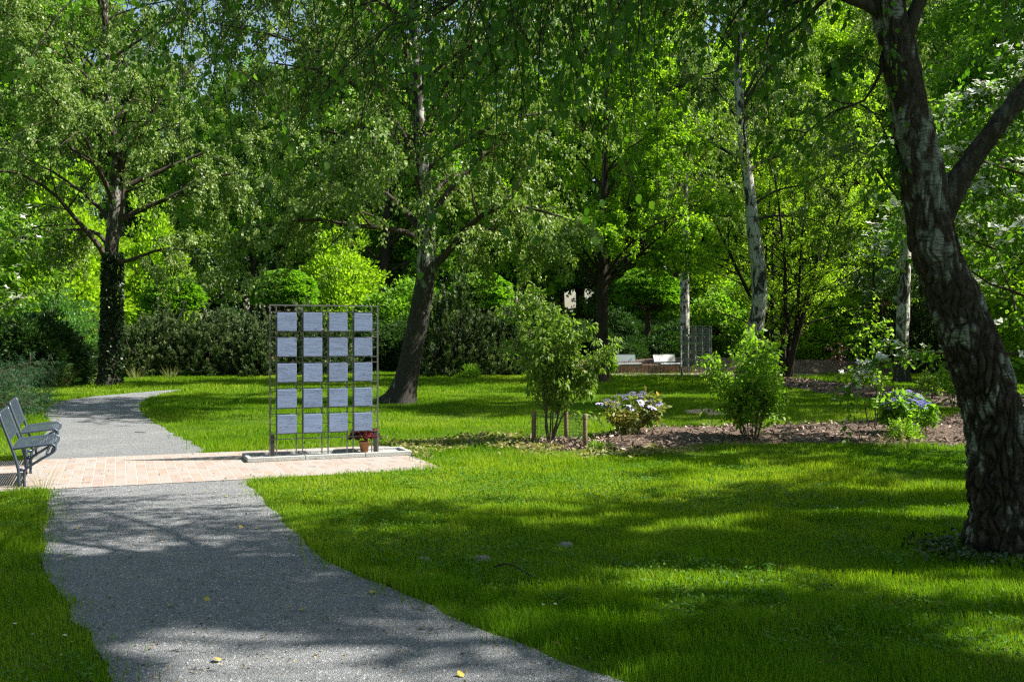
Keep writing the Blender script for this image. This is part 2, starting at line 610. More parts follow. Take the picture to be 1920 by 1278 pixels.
def bark_birch(name, white=(.56, .55, .50), dark=(.028, .024, .020), amount=0.5, low=2.0, moss=0.0, fiss=7.0, bd=0.03, pscale=2.8):
    """white bark with dark bands and clefts; clefts get wider towards the ground"""
    g = G(name)
    tc = g.n('ShaderNodeTexCoord')
    sep = g.n('ShaderNodeSeparateXYZ')
    g.l(tc.outputs['Object'], sep.inputs[0])
    z = sep.outputs['Z']
    v = g.coord((1, 1, 0.28))
    cleft = g.noise(v, fiss, 6, 0.68, 0.7)
    patch = g.noise(g.coord((1, 1, 0.55)), pscale, 5, 0.65, 0.8)
    band = g.noise(g.coord((0.7, 0.7, 9.0)), 3.2, 3, 0.6, 0.2)
    fine = g.noise(g.coord((1, 1, 5.0)), 14, 3, 0.6)
    hz = g.math('MULTIPLY', g.math('SUBTRACT', z, low), -0.11)
    hz = g.math('MAXIMUM', g.math('MINIMUM', hz, 0.06), -0.05)
    f = g.math('ADD', g.math('ADD', g.math('MULTIPLY', cleft, 0.55), g.math('MULTIPLY', patch, 0.65)), hz)
    f = g.math('ADD', g.math('MULTIPLY', g.math('ADD', f, 0.5 - amount - 0.6), 1.5), 0.5)
    mask = g.ramp(f, [(0.46, (0, 0, 0)), (0.56, (1, 1, 1))])
    wcol = g.mix(g.ramp(band, [(0.60, (0, 0, 0)), (0.68, (1, 1, 1))]), g.ramp(fine, [(0.3, tuple(x * 0.72 for x in white)), (0.7, white)]), (.10, .085, .07))
    dcol = g.ramp(g.noise(v, fiss * 2.6, 5, 0.7), [(0.32, dark), (0.62, tuple(x * 2.6 for x in dark)), (0.8, tuple(x * 4.5 for x in dark))])
    col = g.mix(mask, wcol, dcol)
    if moss:
        mn = g.noise(g.coord(), 3.4, 5, 0.7)
        col = g.mix(g.ramp(mn, [(0.62 - moss, (0, 0, 0)), (0.72 - moss * .6, (.8, .8, .8))]), col, (.040, .042, .010))
    hgt = g.math('SUBTRACT', g.math('MULTIPLY', cleft, -0.9), g.math('MULTIPLY', mask, 0.35))
    return g.done(g.bsdf(col, 0.85, 0.25, bump=hgt, bdist=bd, bstr=0.9))


M['bark_main'] = bark_birch('birch bark of the middle tree', white=(.44, .44, .40), dark=(.022, .020, .017), amount=0.43, low=3.0, fiss=13.0, pscale=4.5)
M['bark_white'] = bark_birch('white birch bark', white=(.62, .60, .54), amount=0.46, low=1.5)
M['bark_left'] = bark_birch('grey birch bark', white=(.36, .35, .31), amount=0.42, low=5.0, fiss=11.0, pscale=4.0)  # darker white than on the other birches
M['bark_near'] = bark_birch('old furrowed birch bark', white=(.40, .40, .34), dark=(.020, .016, .012), amount=0.425, low=1.2, moss=0.10, fiss=9.0, bd=0.04, pscale=4.2)
M['bark_dark'] = bark_plain('dark bark', (.022, .018, .013), (.075, .060, .045))
M['bark_mid'] = bark_plain('brown bark', (.045, .034, .024), (.13, .10, .07))
M['bark_limb'] = bark_plain('birch limb', (.032, .026, .019), (.13, .105, .080), 16.0, 0.02)
M['stem'] = bark_plain('shrub stem', (.07, .055, .038), (.20, .17, .12), 30, 0.004)
M['stem_green'] = bark_plain('green stem', (.07, .09, .03), (.14, .15, .06), 30, 0.002)


def mat_ground():
    g = G('lawn soil')
    v = g.coord()
    n = g.noise(v, 0.35, 4)
    n2 = g.noise(v, 18, 5, 0.7)
    c = g.ramp(n2, [(0.3, (.022, .060, .002)), (0.6, (.048, .110, .004)), (0.8, (.085, .135, .014))])
    c = g.mix(g.math('MULTIPLY', n, 0.45), c, (.075, .085, .02))
    return g.done(g.bsdf(c, 0.95, 0.1, bump=n2, bdist=0.03))


def mat_gravel():
    g = G('grey gravel')
    v = g.coord()
    vo = g.voro(v, 150)
    vo2 = g.voro(v, 330)
    big = g.noise(v, 0.9, 4, 0.6)
    mid = g.noise(v, 9, 4, 0.6)
    c = g.ramp(g.math('ADD', g.math('MULTIPLY', vo.outputs['Color'], 0.65), g.math('MULTIPLY', vo2.outputs['Color'], 0.4)),
               [(0.10, (.075, .082, .092)), (0.40, (.185, .194, .206)), (0.68, (.30, .31, .32)), (0.97, (.50, .50, .49))])
    c = g.mix(g.ramp(mid, [(0.35, (0, 0, 0)), (0.75, (.35, .35, .35))]), c, (.15, .145, .135))
    c = g.mix(g.ramp(big, [(0.5, (0, 0, 0)), (0.75, (.35, .35, .35))]), c, (.40, .39, .36))
    hgt = g.math('ADD', g.math('MULTIPLY', vo.outputs['Distance'], -1.0), g.math('MULTIPLY', vo2.outputs['Distance'], -0.4))
    return g.done(g.bsdf(c, 0.8, 0.3, bump=hgt, bdist=0.012, bstr=0.9))


def mat_paving():
    g = G('clinker paving')
    v = g.coord((1, 1, 1), (0, 0, math.radians(90)))
    b = g.n('ShaderNodeTexBrick', offset=0.5)
    for k, x in (('Scale', 1.0), ('Brick Width', 0.235), ('Row Height', 0.118), ('Mortar Size', 0.006), ('Mortar Smooth', 0.3), ('Bias', 0.0)):
        b.inputs[k].default_value = x
    b.inputs['Color1'].default_value = (0, 0, 0, 1)
    b.inputs['Color2'].default_value = (1, 1, 1, 1)
    b.inputs['Mortar'].default_value = (.5, .5, .5, 1)
    g.l(v, b.inputs['Vector'])
    col = g.ramp(b.outputs['Color'], [(0.0, (.28, .208, .18)), (0.25, (.315, .26, .235)), (0.5, (.30, .28, .265)), (0.75, (.33, .28, .245)), (0.92, (.315, .225, .175)), (1.0, (.235, .215, .21))])
    n = g.noise(g.coord(), 26, 5, 0.7)
    n2 = g.noise(g.coord(), 1.3, 4, 0.6)
    col = g.mix(g.math('MULTIPLY', n, 0.45), col, (.30, .25, .21))
    col = g.mix(g.ramp(n2, [(.45, (0, 0, 0)), (.75, (.55, .55, .55))]), col, (.26, .23, .20))
    col = g.mix(b.outputs['Fac'], col, (.37, .345, .315))
    hgt = g.math('ADD', g.math('MULTIPLY', b.outputs['Fac'], -1.0), g.math('MULTIPLY', n, 0.3))
    return g.done(g.bsdf(col, 0.85, 0.25, bump=hgt, bdist=0.006))


def mat_mulch():
    g = G('bark mulch')
    v = g.coord((1, 1.6, 1))
    vo = g.voro(v, 26)
    n = g.noise(v, 11, 5, 0.7)
    c = g.ramp(vo.outputs['Color'], [(0.1, (.055, .036, .026)), (0.4, (.165, .110, .082)), (0.7, (.29, .21, .165)), (0.95, (.46, .37, .31))])
    c = g.mix(g.ramp(n, [(0.35, (.6, .6, .6)), (0.65, (0, 0, 0))]), c, (.05, .034, .024))
    hgt = g.math('ADD', g.math('MULTIPLY', vo.outputs['Distance'], -1.0), n)
    return g.done(g.bsdf(c, 0.9, 0.2, bump=hgt, bdist=0.05, bstr=1.0))


def mat_sand(name, a, b):
    g = G(name)
    v = g.coord()
    n = g.noise(v, 6, 6, 0.7)
    n2 = g.noise(v, 60, 3, 0.7)
    c = g.ramp(g.math('ADD', g.math('MULTIPLY', n, 0.6), g.math('MULTIPLY', n2, 0.4)), [(0.35, a), (0.65, b)])
    return g.done(g.bsdf(c, 0.95, 0.1, bump=n2, bdist=0.02))


def mat_metal(name, col, rough=0.42, metal=0.55, var=0.15):
    g = G(name)
    n = g.noise(g.coord(), 8, 5, 0.65)
    c = g.mix(g.math('MULTIPLY', n, var * 2), col, tuple(x * 0.55 for x in col))
    r = g.math('ADD', rough - 0.08, g.math('MULTIPLY', n, 0.16))
    return g.done(g.bsdf(c, r, 0.5, metal, bump=g.noise(g.coord(), 160, 2), bdist=0.0006, bstr=0.3))


def mat_slate(name, col, dark):
    g = G(name)
    info = g.n('ShaderNodeObjectInfo')
    add = g.n('ShaderNodeVectorMath', operation='ADD')
    sc = g.n('ShaderNodeVectorMath', operation='SCALE')
    cmb = g.n('ShaderNodeCombineXYZ')
    for i in range(3):
        g.l(info.outputs['Random'], cmb.inputs[i])
    sc.inputs['Scale'].default_value = 37.0
    g.l(cmb.outputs[0], sc.inputs[0])
    g.l(g.coord((3.4, 3.4, 19.0)), add.inputs[0])
    g.l(sc.outputs[0], add.inputs[1])
    ridge = g.noise(add.outputs[0], 1.15, 3, 0.5, 1.3)
    line = g.math('ABSOLUTE', g.math('SUBTRACT', ridge, 0.5))
    lm = g.ramp(line, [(0.0, (.9, .9, .9)), (0.007, (.6, .6, .6)), (0.02, (0, 0, 0))])
    fine = g.noise(add.outputs[0], .8, 4, 0.55, 0.6)
    c = g.ramp(fine, [(0.3, tuple(x * 0.76 for x in col)), (0.7, col)])
    c = g.mix(lm, c, dark)
    hgt = g.math('ADD', g.math('MULTIPLY', fine, 0.6), ridge)
    return g.done(g.bsdf(c, 0.30, 1.0, 0.0, bump=hgt, bdist=0.006, bstr=0.45))


M['ground'] = mat_ground()
M['gravel'] = mat_gravel()
M['paving'] = mat_paving()
M['mulch'] = mat_mulch()
M['sand'] = mat_sand('sandy soil', (.22, .19, .13), (.40, .36, .27))
M['bare'] = mat_sand('bare soil', (.34, .24, .15), (.52, .40, .27))
M['grit'] = mat_sand('pale grit', (.22, .22, .21), (.50, .49, .46))
M['bench'] = mat_metal('blue grey powder coat', (.058, .078, .112), 0.40, 0.25)
M['bench_far'] = mat_metal('silver grey coat', (.10, .13, .14), 0.42, 0.35)
M['bench_glint'] = mat_metal('silver coat with sun glint', (.50, .52, .53), 0.36, 0.5)  # sun glint on the backrest put into a paler base colour
M['steel'] = mat_metal('weathered steel bar', (.135, .135, .137), 0.5, 0.35)
M['steel_dark'] = mat_metal('dark steel foot', (.045, .040, .040), 0.55, 0.4)
M['steel_lit'] = mat_metal('sunlit steel bar', (.40, .40, .38), 0.5, 0.3)  # lit look of the far bars put into a paler steel colour
M['brass'] = mat_metal('brass lock', (.50, .38, .15), 0.4, 0.8)
M['slate'] = mat_slate('slate plaque', (.185, .242, .405), (.055, .072, .140))  # blue sky reflection put into the slate's base colour
M['slate_unlit'] = mat_slate('unlit slate plaque', (.085, .088, .092), (.05, .052, .055))  # far face turned from the sun: shade put into a darker colour
M['kerb'] = mat_sand('concrete kerb', (.33, .34, .33), (.46, .47, .45))
M['terracotta'] = mat_sand('terracotta', (.42, .19, .09), (.56, .28, .15))
M['palisade'] = mat_sand('pink concrete', (.34, .20, .15), (.52, .36, .28))
M['stake'] = bark_plain('peeled timber', (.17, .115, .07), (.40, .31, .21), 18, 0.006)
M['wire'] = mat_metal('green wire', (.03, .12, .07), 0.5, 0.2)
M['stone'] = mat_sand('flat stone', (.16, .15, .14), (.30, .28, .26))


# ------------------------------------------------------------------ ground sheets
TH = math.radians(21.5)
AX = np.array([math.cos(TH), math.sin(TH)])       # along the memorial
BX = np.array([-math.sin(TH), math.cos(TH)])      # away from the camera


def closed_curve(pts, step=0.12, rough=0.03, seed=3, smooth=True):
    pts = np.asarray(pts, float)[:, :2]
    P = np.vstack([pts, pts[:1]])
    if smooth:
        n = len(pts)
        Q = np.vstack([pts[-1:], pts, pts[:2]])
        out = []
        for k in range(n):
            a, b, c, d = Q[k], Q[k + 1], Q[k + 2], Q[k + 3]
            m = max(2, int(np.linalg.norm(c - b) / step))
            t = np.linspace(0, 1, m, endpoint=False)[:, None]
            out.append(0.5 * (2 * b + (c - a) * t + (2 * a - 5 * b + 4 * c - d) * t ** 2 + (3 * b - a - 3 * c + d) * t ** 3))
        R = np.concatenate(out)
    else:
        out = []
        for k in range(len(pts)):
            m = max(2, int(np.linalg.norm(P[k + 1] - P[k]) / step))
            t = np.linspace(0, 1, m, endpoint=False)[:, None]
            out.append(P[k] + (P[k + 1] - P[k]) * t)
        R = np.concatenate(out)
    if rough:
        q = np.column_stack([R * 3.1, np.zeros(len(R))])
        R = R + rough * 2 * np.column_stack([vnoise(q, seed) - .5, vnoise(q + 50, seed + 1) - .5])
        q = np.column_stack([R * 11.0, np.zeros(len(R))])
        R = R + rough * np.column_stack([vnoise(q, seed) - .5, vnoise(q + 50, seed + 1) - .5])
    return R


def inside(poly, x, y):
    r = np.zeros(len(x), bool)
    n = len(poly)
    x1, y1 = poly[:, 0], poly[:, 1]
    x2, y2 = np.roll(x1, -1), np.roll(y1, -1)
    lo, hi = poly.min(0), poly.max(0)
    m = (x > lo[0]) & (x < hi[0]) & (y > lo[1]) & (y < hi[1])
    xs, ys = x[m], y[m]
    rr = np.zeros(len(xs), bool)
    for k in range(n):
        if y1[k] == y2[k]:
            continue
        c = ((y1[k] > ys) != (y2[k] > ys)) & (xs < (x2[k] - x1[k]) * (ys - y1[k]) / (y2[k] - y1[k]) + x1[k])
        rr ^= c
    r[m] = rr
    return r


def sheet(name, poly, z, mat):
    import bmesh
    bm = bmesh.new()
    vs = [bm.verts.new((p[0], p[1], z)) for p in poly]
    f = bm.faces.new(vs)
    bmesh.ops.triangulate(bm, faces=[f])
    bm.normal_update()
    for f in bm.faces:
        if f.normal.z < 0:
            f.normal_flip()
    me = bpy.data.meshes.new(name)
    bm.to_mesh(me)
    bm.free()
    me.materials.append(mat)
    return tag(obj(name, me), kind='structure')


def mound(name, poly, z, h, mat, step=0.16):
    """a low heaped bed inside an outline, falling to the ground at its rim"""
    lo, hi = poly.min(0), poly.max(0)
    nx, ny = int((hi[0] - lo[0]) / step) + 2, int((hi[1] - lo[1]) / step) + 2
    gx, gy = np.meshgrid(np.linspace(lo[0], hi[0], nx), np.linspace(lo[1], hi[1], ny), indexing='ij')
    x, y = gx.ravel(), gy.ravel()
    ins = inside(poly, x, y)
    pp = poly[::2]
    d = np.full(len(x), 9.0)
    for k in range(0, len(x), 4000):
        s = slice(k, k + 4000)
        d[s] = np.sqrt(((np.stack([x[s], y[s]], 1)[:, None, :] - pp[None]) ** 2).sum(-1)).min(1)
    d = np.where(ins, d, -d)
    q = np.stack([x, y, np.zeros(len(x))], 1)
    zz = z + h * np.clip(d / 0.6, -0.4, 1) * (0.75 + 0.5 * vnoise(q * 1.1, 4)) + 0.05 * (vnoise(q * 5, 8) - 0.5) * np.clip(d * 4, 0, 1)
    i, j = np.meshgrid(np.arange(nx - 1), np.arange(ny - 1), indexing='ij')
    f = np.stack([i * ny + j, (i + 1) * ny + j, (i + 1) * ny + j + 1, i * ny + j + 1], -1).reshape(-1, 4)
    f = f[(d[f] > -0.3).any(1)]
    me = mesh_np(name, np.stack([x, y, zz], 1), f, mat, smooth=True)
    return tag(obj(name, me), kind='structure')


gm = mesh_np('ground', np.array([[-400, -60, 0], [400, -60, 0], [400, 700, 0], [-400, 700, 0]]), np.array([[0, 1, 2, 3]]), M['ground'])
tag(obj('ground', gm), kind='structure')

# the near path, from behind the camera up to the paving
near_path = closed_curve([
    (0.2, -2.0), (-0.9, 1.0), (-1.70, 3.6), at(215, 1278)[:2], at(160, 1190)[:2], at(98, 1090)[:2], at(80, 1010)[:2], at(92, 950)[:2], at(110, 905)[:2],
    at(300, 897)[:2], at(452, 893)[:2], at(475, 918)[:2], at(540, 985)[:2], at(630, 1058)[:2], at(840, 1150)[:2], at(1160, 1278)[:2], (1.35, 3.9), (2.4, 2.2), (3.8, 0.0), (4.2, -2.0)], rough=0.035)
sheet('path', near_path, 0.004, M['gravel'])
far_path = closed_curve([
    at(60, 868)[:2], at(95, 800)[:2], at(85, 775)[:2], at(100, 757)[:2], at(160, 745)[:2], at(250, 736.5)[:2], at(318, 731)[:2], at(336, 730.2)[:2],
    at(338, 731.5)[:2], at(312, 738)[:2], at(272, 749)[:2], at(262, 765)[:2], at(285, 790)[:2], at(330, 815)[:2], at(378, 845)[:2], at(300, 868)[:2]], rough=0.05, seed=9)
sheet('path', far_path, 0.004, M['gravel'])
R1 = np.array([-0.83, 12.27])
plaza_poly = np.array([R1, R1 + 2.85 * BX, R1 + 2.85 * BX - 9.5 * AX, R1 - 9.5 * AX])
# paving: an own frame so that the bricks run with its edges
pm = mesh_np('paved_square', np.array([[-9.5, 0, 0], [0, 0, 0], [0, 2.85, 0], [-9.5, 2.85, 0]]), np.array([[0, 1, 2, 3]]), M['paving'])
plaza = tag(obj('paved_square', pm), kind='structure')
plaza.location = (R1[0], R1[1], 0.009)
plaza.rotation_euler = (0, 0, TH)

bed_a = closed_curve([at(1085, 846)[:2], at(1110, 822)[:2], at(1180, 806)[:2], at(1300, 800)[:2], at(1450, 797)[:2], at(1640, 792)[:2], at(1750, 786)[:2], at(1850, 776)[:2],
                      at(2050, 772)[:2], at(2050, 835)[:2], at(1850, 836)[:2], at(1660, 833)[:2], at(1500, 833)[:2], at(1330, 836)[:2], at(1200, 850)[:2]], rough=0.12, seed=21)
mound('mulch_bed', bed_a, 0.0, 0.06, M['mulch'])
bed_c = closed_curve([at(965, 843)[:2], at(985, 826)[:2], at(1060, 822)[:2], at(1112, 830)[:2], at(1112, 846)[:2], at(1040, 850)[:2]], rough=0.05, seed=22)
mound('mulch_bed', bed_c, 0.0, 0.03, M['mulch'])
bed_b = closed_curve([at(1440, 706)[:2], at(1500, 712)[:2], at(1640, 726)[:2], at(1760, 738)[:2], at(1900, 745)[:2], at(2000, 752)[:2], at(2000, 770)[:2], at(1830, 769)[:2],
                      at(1700, 755)[:2], at(1600, 745)[:2], at(1500, 730)[:2], at(1440, 716)[:2]], rough=0.15, seed=23)
mound('mulch_bed', bed_b, 0.0, 0.07, M['mulch'], 0.25)
# the bark covered bank under the far shrubs
bank_poly = closed_curve([(9.5, 44), (14, 43.2), (20, 43.5), (28, 43), (40, 44), (40, 62), (20, 64), (2, 64), (-4, 60), (-5, 53), (0, 48.5), (5, 47)], rough=0.2, seed=25)
mound('mulch_bank', bank_poly, 0.0, 0.55, M['mulch'], 0.7)
sand_poly = closed_curve([(4.2, 41.0), (12, 40.5), (13.2, 42.5), (10, 46.5), (4, 47), (3.2, 44)], rough=0.2, seed=26)
sheet('sandy_ground', sand_poly, 0.008, M['sand'])
bare_poly = closed_curve([at(1280, 771)[:2], at(1330, 766)[:2], at(1400, 772)[:2], at(1345, 779)[:2]], rough=0.08, seed=27)
sheet('bare_soil', bare_poly, 0.006, M['bare'])
# light grit inside the kerb of the memorial
MP = np.array([-3.21, 13.2])                      # left foot of the memorial

# ------------------------------------------------------------------ lawn
holes = [near_path, far_path, plaza_poly, bed_a, bed_b, bed_c, bank_poly, bare_poly]
holes_soft = [sand_poly]


def scatter(d0, d1, dens, wide=0.58, margin=1.2):
    xm = wide * d1 + margin
    n = int((d1 - d0) * 2 * xm * dens)
    x = (rng.random(n) * 2 - 1) * xm
    y = d0 + (d1 - d0) * rng.random(n)
    k = np.abs(x) < wide * y + margin
    x, y = x[k], y[k]
    k = np.ones(len(x), bool)
    jit = np.where(rng.random(len(x)) < .8, .03, .13)
    jx = x + rng.normal(size=len(x)) * jit
    jy = y + rng.normal(size=len(x)) * jit
    for p in holes:
        k &= ~inside(p, jx, jy)
    for p in holes_soft:
        k &= ~(inside(p, jx, jy) & (rng.random(len(x)) < 0.75))
    return x[k], y[k]


def blades(x, y, hgt, wid, seg2, lean=0.45):
    n = len(x)
    q = np.stack([x, y, np.zeros(n)], 1)
    hgt = hgt * (0.45 + 1.1 * vnoise(q * 0.8, 31) * vnoise(q * 3.0, 32) * 2.0) * (0.6 + 0.8 * rng.random(n))
    az = rng.random(n) * 2 * np.pi
    wind = vnoise(q * 1.3, 33) * 6.28
    ln = lean * (0.3 + rng.random(n))
    dx = np.cos(az) * 0.75 + np.cos(wind) * 0.4
    dy = np.sin(az) * 0.75 + np.sin(wind) * 0.4
    tip = np.stack([x + dx * ln * hgt, y + dy * ln * hgt, hgt], 1)
    a2 = rng.random(n) * 2 * np.pi
    sx, sy = np.cos(a2) * wid / 2, np.sin(a2) * wid / 2
    z = np.zeros(n)
    b0, b1 = np.stack([x - sx, y - sy, z], 1), np.stack([x + sx, y + sy, z], 1)
    if seg2:
        m = q + (tip - q) * 0.5
        m[:, :2] -= np.stack([dx, dy], 1) * (ln * hgt * 0.22)[:, None]
        m[:, 2] += hgt * 0.06
        s = np.stack([sx, sy, z], 1) * 0.8
        v = np.stack([b0, b1, m + s, m - s, tip], 1).reshape(-1, 3)
        i = np.arange(n)[:, None] * 5
        return v, [i + np.array([0, 1, 2, 3]), i + np.array([3, 2, 4])]
    v = np.stack([b0, b1, tip], 1).reshape(-1, 3)
    return v, [np.arange(n)[:, None] * 3 + np.array([0, 1, 2])]


LV, LF4, LF3, LR4, LR3, ln0 = [], [], [], [], [], 0
for (d0, d1, dens, h, w, s2) in [(3.2, 6.5, 6500, .046, .0040, True), (6.5, 9.5, 4800, .048, .0050, True), (9.5, 13.5, 2700, .048, .0070, True),
                                 (13.5, 19, 1250, .046, .010, False), (19, 28, 600, .048, .015, False), (28, 47, 260, .06, .026, False)]:
    x, y = scatter(d0, d1, dens)
    v, fs = blades(x, y, h, w, s2)
    q = np.stack([x, y, np.zeros(len(x))], 1)
    r = np.clip(0.62 * rng.random(len(x)) + 0.55 * (vnoise(q * 0.55, 41) - 0.3) + 0.30 * (vnoise(q * 2.4, 42) - 0.4), 0, 1)
    LV.append(v)
    for f in fs:
        if f.shape[1] == 4:
            LF4.append(f + ln0)
            LR4.append(r)
        else:
            LF3.append(f + ln0)
            LR3.append(r)
    ln0 += len(v)
lawn = mesh_np('grass', np.concatenate(LV), [np.concatenate(LF4), np.concatenate(LF3)], M['grass'], np.concatenate(LR4 + LR3))
tag(obj('grass', lawn), 'short green lawn grass with uneven blades', kind='stuff')

x, y = scatter(3.4, 14.0, 110)
q = np.stack([x, y, 0 * x], 1)
k = vnoise(q * .9, 61) * .6 + vnoise(q * 2.6, 62) * .4 > .55
x, y = x[k], y[k]
nl = 5
xi, yi = np.repeat(x, nl) + rng.normal(size=len(x) * nl) * .03, np.repeat(y, nl) + rng.normal(size=len(x) * nl) * .03
D = rdir(len(xi))
D[:, 2] = .15 + .2 * rng.random(len(xi))
tag(obj('clover', leaf_mesh('clover', np.stack([xi, yi, .028 + .022 * rng.random(len(xi))], 1), D, .020 + .014 * rng.random(len(xi)), .017, M['clover'], 2.5, OVATE)), 'clover and other broad leaved weeds growing through the front lawn', kind='stuff')
n = 5200
y = 3.6 + 11 * rng.random(n) ** 1.3
x = (rng.random(n) * 2 - 1) * (.58 * y + 1)
z = np.where(inside(near_path, x, y), .010, .035 * rng.random(n) + .008)
D = rdir(n)
D[:, 2] *= .25
tag(obj('leaf_litter', leaf_mesh('leaf_litter', np.stack([x, y, z], 1), D, .012 + .022 * rng.random(n) ** 2, .008 + .008 * rng.random(n), M['litter'], 1.5, OVATE, .3)), 'tiny dry leaf scraps and twigs scattered over the front lawn and path', kind='stuff')

# yellowing ground cover beside the paving
cov = closed_curve([at(715, 835)[:2], at(800, 826)[:2], at(960, 818)[:2], at(1000, 830)[:2], at(1110, 846)[:2], at(1300, 842)[:2], at(1290, 850)[:2], at(1090, 862)[:2], at(930, 858)[:2], at(800, 862)[:2], at(745, 850)[:2]], rough=0.1, seed=28)
lo, hi = cov.min(0), cov.max(0)
n = 9000
x, y = lo[0] + (hi[0] - lo[0]) * rng.random(n), lo[1] + (hi[1] - lo[1]) * rng.random(n)
k = inside(cov, x, y) & ~inside(plaza_poly, x, y)
q = np.stack([x, y, 0 * x], 1)
k &= vnoise(q * 2.2, 51) > 0.28
x, y = x[k], y[k]
q = np.stack([x, y, 0 * x], 1)
z = 0.02 + 0.10 * vnoise(q * 2.5, 52) * rng.random(len(x))
D = rdir(len(x))
D[:, 2] = D[:, 2] * 0.4 + 0.1
gc = leaf_mesh('ground_cover', np.stack([x, y, z], 1), D, .055 * (.6 + .8 * rng.random(len(x))), .038 * (.6 + .8 * rng.random(len(x))), M['cover_leaf'], 0.9, OVATE)
tag(obj('ground_cover', gc), 'yellowing leafy ground cover between the paving and the staked shrub', kind='stuff')


def chips(name, poly, n, size, mat, zh, label):
    lo, hi = poly.min(0), poly.max(0)
    x, y = lo[0] + (hi[0] - lo[0]) * rng.random(n), lo[1] + (hi[1] - lo[1]) * rng.random(n)
    k = inside(poly, x, y)
    x, y = x[k], y[k]
    D = rdir(len(x))
    D[:, 2] *= 0.45
    s = size * (.5 + rng.random(len(x)))
    me = leaf_mesh(name, np.stack([x, y, zh + 0.03 * rng.random(len(x))], 1), D, s, s * 0.42, mat, 1.0, np.array([[0, -.4], [.9, -.5], [1, .4], [.1, .5]]))
    return tag(obj(name, me), label, kind='stuff')


M['chip'] = leaf_mat('bark chip', (.06, .040, .028), (.21, .145, .110), (.50, .40, .33), (.5, .5, .5), 0.05, 0.8, 0.2)
chips('bark_chips', bed_a, 16000, .060, M['chip'], 0.045, 'loose bark chips on the front mulch bed')
chips('bark_chips', bed_c, 1500, .055, M['chip'], 0.02, 'loose bark chips round the staked shrub')
chips('bark_chips', bed_b, 7000, .10, M['chip'], 0.05, 'loose bark chips on the rear mulch bed')


# loose grit on the path so that its surface breaks up
def pebbles(poly, d0, d1, n, size):
    x = -6 + 9 * rng.random(n)
    y = d0 + (d1 - d0) * rng.random(n) ** 1.2
    k = inside(poly, x, y)
    x, y = x[k], y[k]
    m = len(x)
    s = size * (0.4 + rng.random(m) ** 2 * 1.2)
    T = np.array([[1, 0, 0], [0, 1, 0], [-1, 0, 0], [0, -1, 0], [0, 0, .8]], float)
    R = rng.random(m) * 6.28
    c, sn = np.cos(R), np.sin(R)
    v = np.empty((m, 5, 3))
    sq = 0.6 + 0.5 * rng.random(m)
    for i in range(5):
        a, b = T[i, 0], T[i, 1] * sq
        v[:, i, 0] = x + (a * c - b * sn) * s
        v[:, i, 1] = y + (a * sn + b * c) * s
        v[:, i, 2] = 0.004 + T[i, 2] * s * 0.75
    i = np.arange(m)[:, None] * 5
    f = np.concatenate([i + np.array(t) for t in ([0, 1, 4], [1, 2, 4], [2, 3, 4], [3, 0, 4])])
    return v.reshape(-1, 3), f, np.tile(rng.random(m), 4)


M['pebble'] = leaf_mat('path grit', (.09, .095, .103), (.21, .218, .228), (.36, .362, .362), (.3, .3, .3), 0.0, 0.7, 0.3)
v, f, r = pebbles(near_path, 4.3, 11.0, 110000, 0.0062)
tag(obj('gravel', mesh_np('gravel', v, f, M['pebble'], r)), 'loose grey grit on the near path', kind='stuff')

# ------------------------------------------------------------------ memorial screens
XS = np.array([0, .083, .345, .428, .688, .771, 1.031, 1.114, 1.374, 1.457])
TOP, Z2 = 2.035, 1.955
PZ0 = [1.700, 1.362, 1.022, 0.680, 0.342]         # lower edge of each plaque row
PH = 0.243


def memorial(label, loc, rz, slate, steel, lock=False, th=1.0):
    t = thing('memorial_screen', label, 'memorial', loc, rz, 'memorial screens')
    b = MB()
    W = XS[-1]
    for i, x in enumerate(XS):
        s = (0.020 if i in (0, 9) else 0.015) * th
        b.box((x, 0, TOP / 2 - (0 if i in (0, 9) else .006)), (s, s, TOP - (0 if i in (0, 9) else .012)))
    b.box((W / 2, 0, TOP + .0085), (W + .020, .020, .017))
    hs = [Z2, 0.262]
    for z in PZ0:
        hs += [z - 0.010, z + PH + 0.012]
    for z in hs:
        b.box((W / 2, -0.0135 * th, z), (W + .012, .010 * th, .011 * th))
    for k in range(5):
        x0, x1 = XS[2 * k], XS[2 * k + 1]
        for z in PZ0:
            b.box(((x0 + x1) / 2, 0, z + PH * .48), (x1 - x0 - .015, .009, .010))
    obj('frame', b.mesh('memorial_frame', steel), t)
    for x in (XS[0] + .034, XS[-1] - .034):
        b = MB()
        b.box((x, .002, .16), (.046, .030, .32), bev=.003)
        obj('foot', b.mesh('memorial_foot', M['steel_dark']), t)
    for r, z in enumerate(PZ0):
        for c in range(4):
            x0, x1 = XS[2 * c + 1], XS[2 * c + 2]
            b = MB()
            b.box((0, 0, 0), (x1 - x0 - .010, .032, PH), bev=.004)
            p = obj('plaque', b.mesh('plaque', slate), t)
            p.location = ((x0 + x1) / 2, -.040 if th == 1 else .040, z + PH / 2)
            p.rotation_euler = ((rng.random() - .5) * .02, 0, (rng.random() - .5) * .03)
    if lock:
        b = MB()
        b.box((.035, -.03, 1.345), (.036, .014, .034), bev=.004)
        an = np.linspace(0, np.pi, 9)
        b.tube(np.stack([.035 + .012 * np.cos(an), 0 * an - .03, 1.362 + .018 * np.sin(an)], 1), .003, 6)
        obj('padlock', b.mesh('padlock', M['brass']), t)
    return t


memorial('dark steel grid screen with twenty slate plaques tinted pale blue for reflected sky, standing on the brick paving', (MP[0], MP[1], 0.012), TH, M['slate'], M['steel'], True)
memorial('far steel grid screen with plaques darkened as unlit, beside the two far benches', (*on(1277, 41.9)[:2], 0.01), math.radians(-42), M['slate_unlit'], M['steel_lit'], False, 2.0)

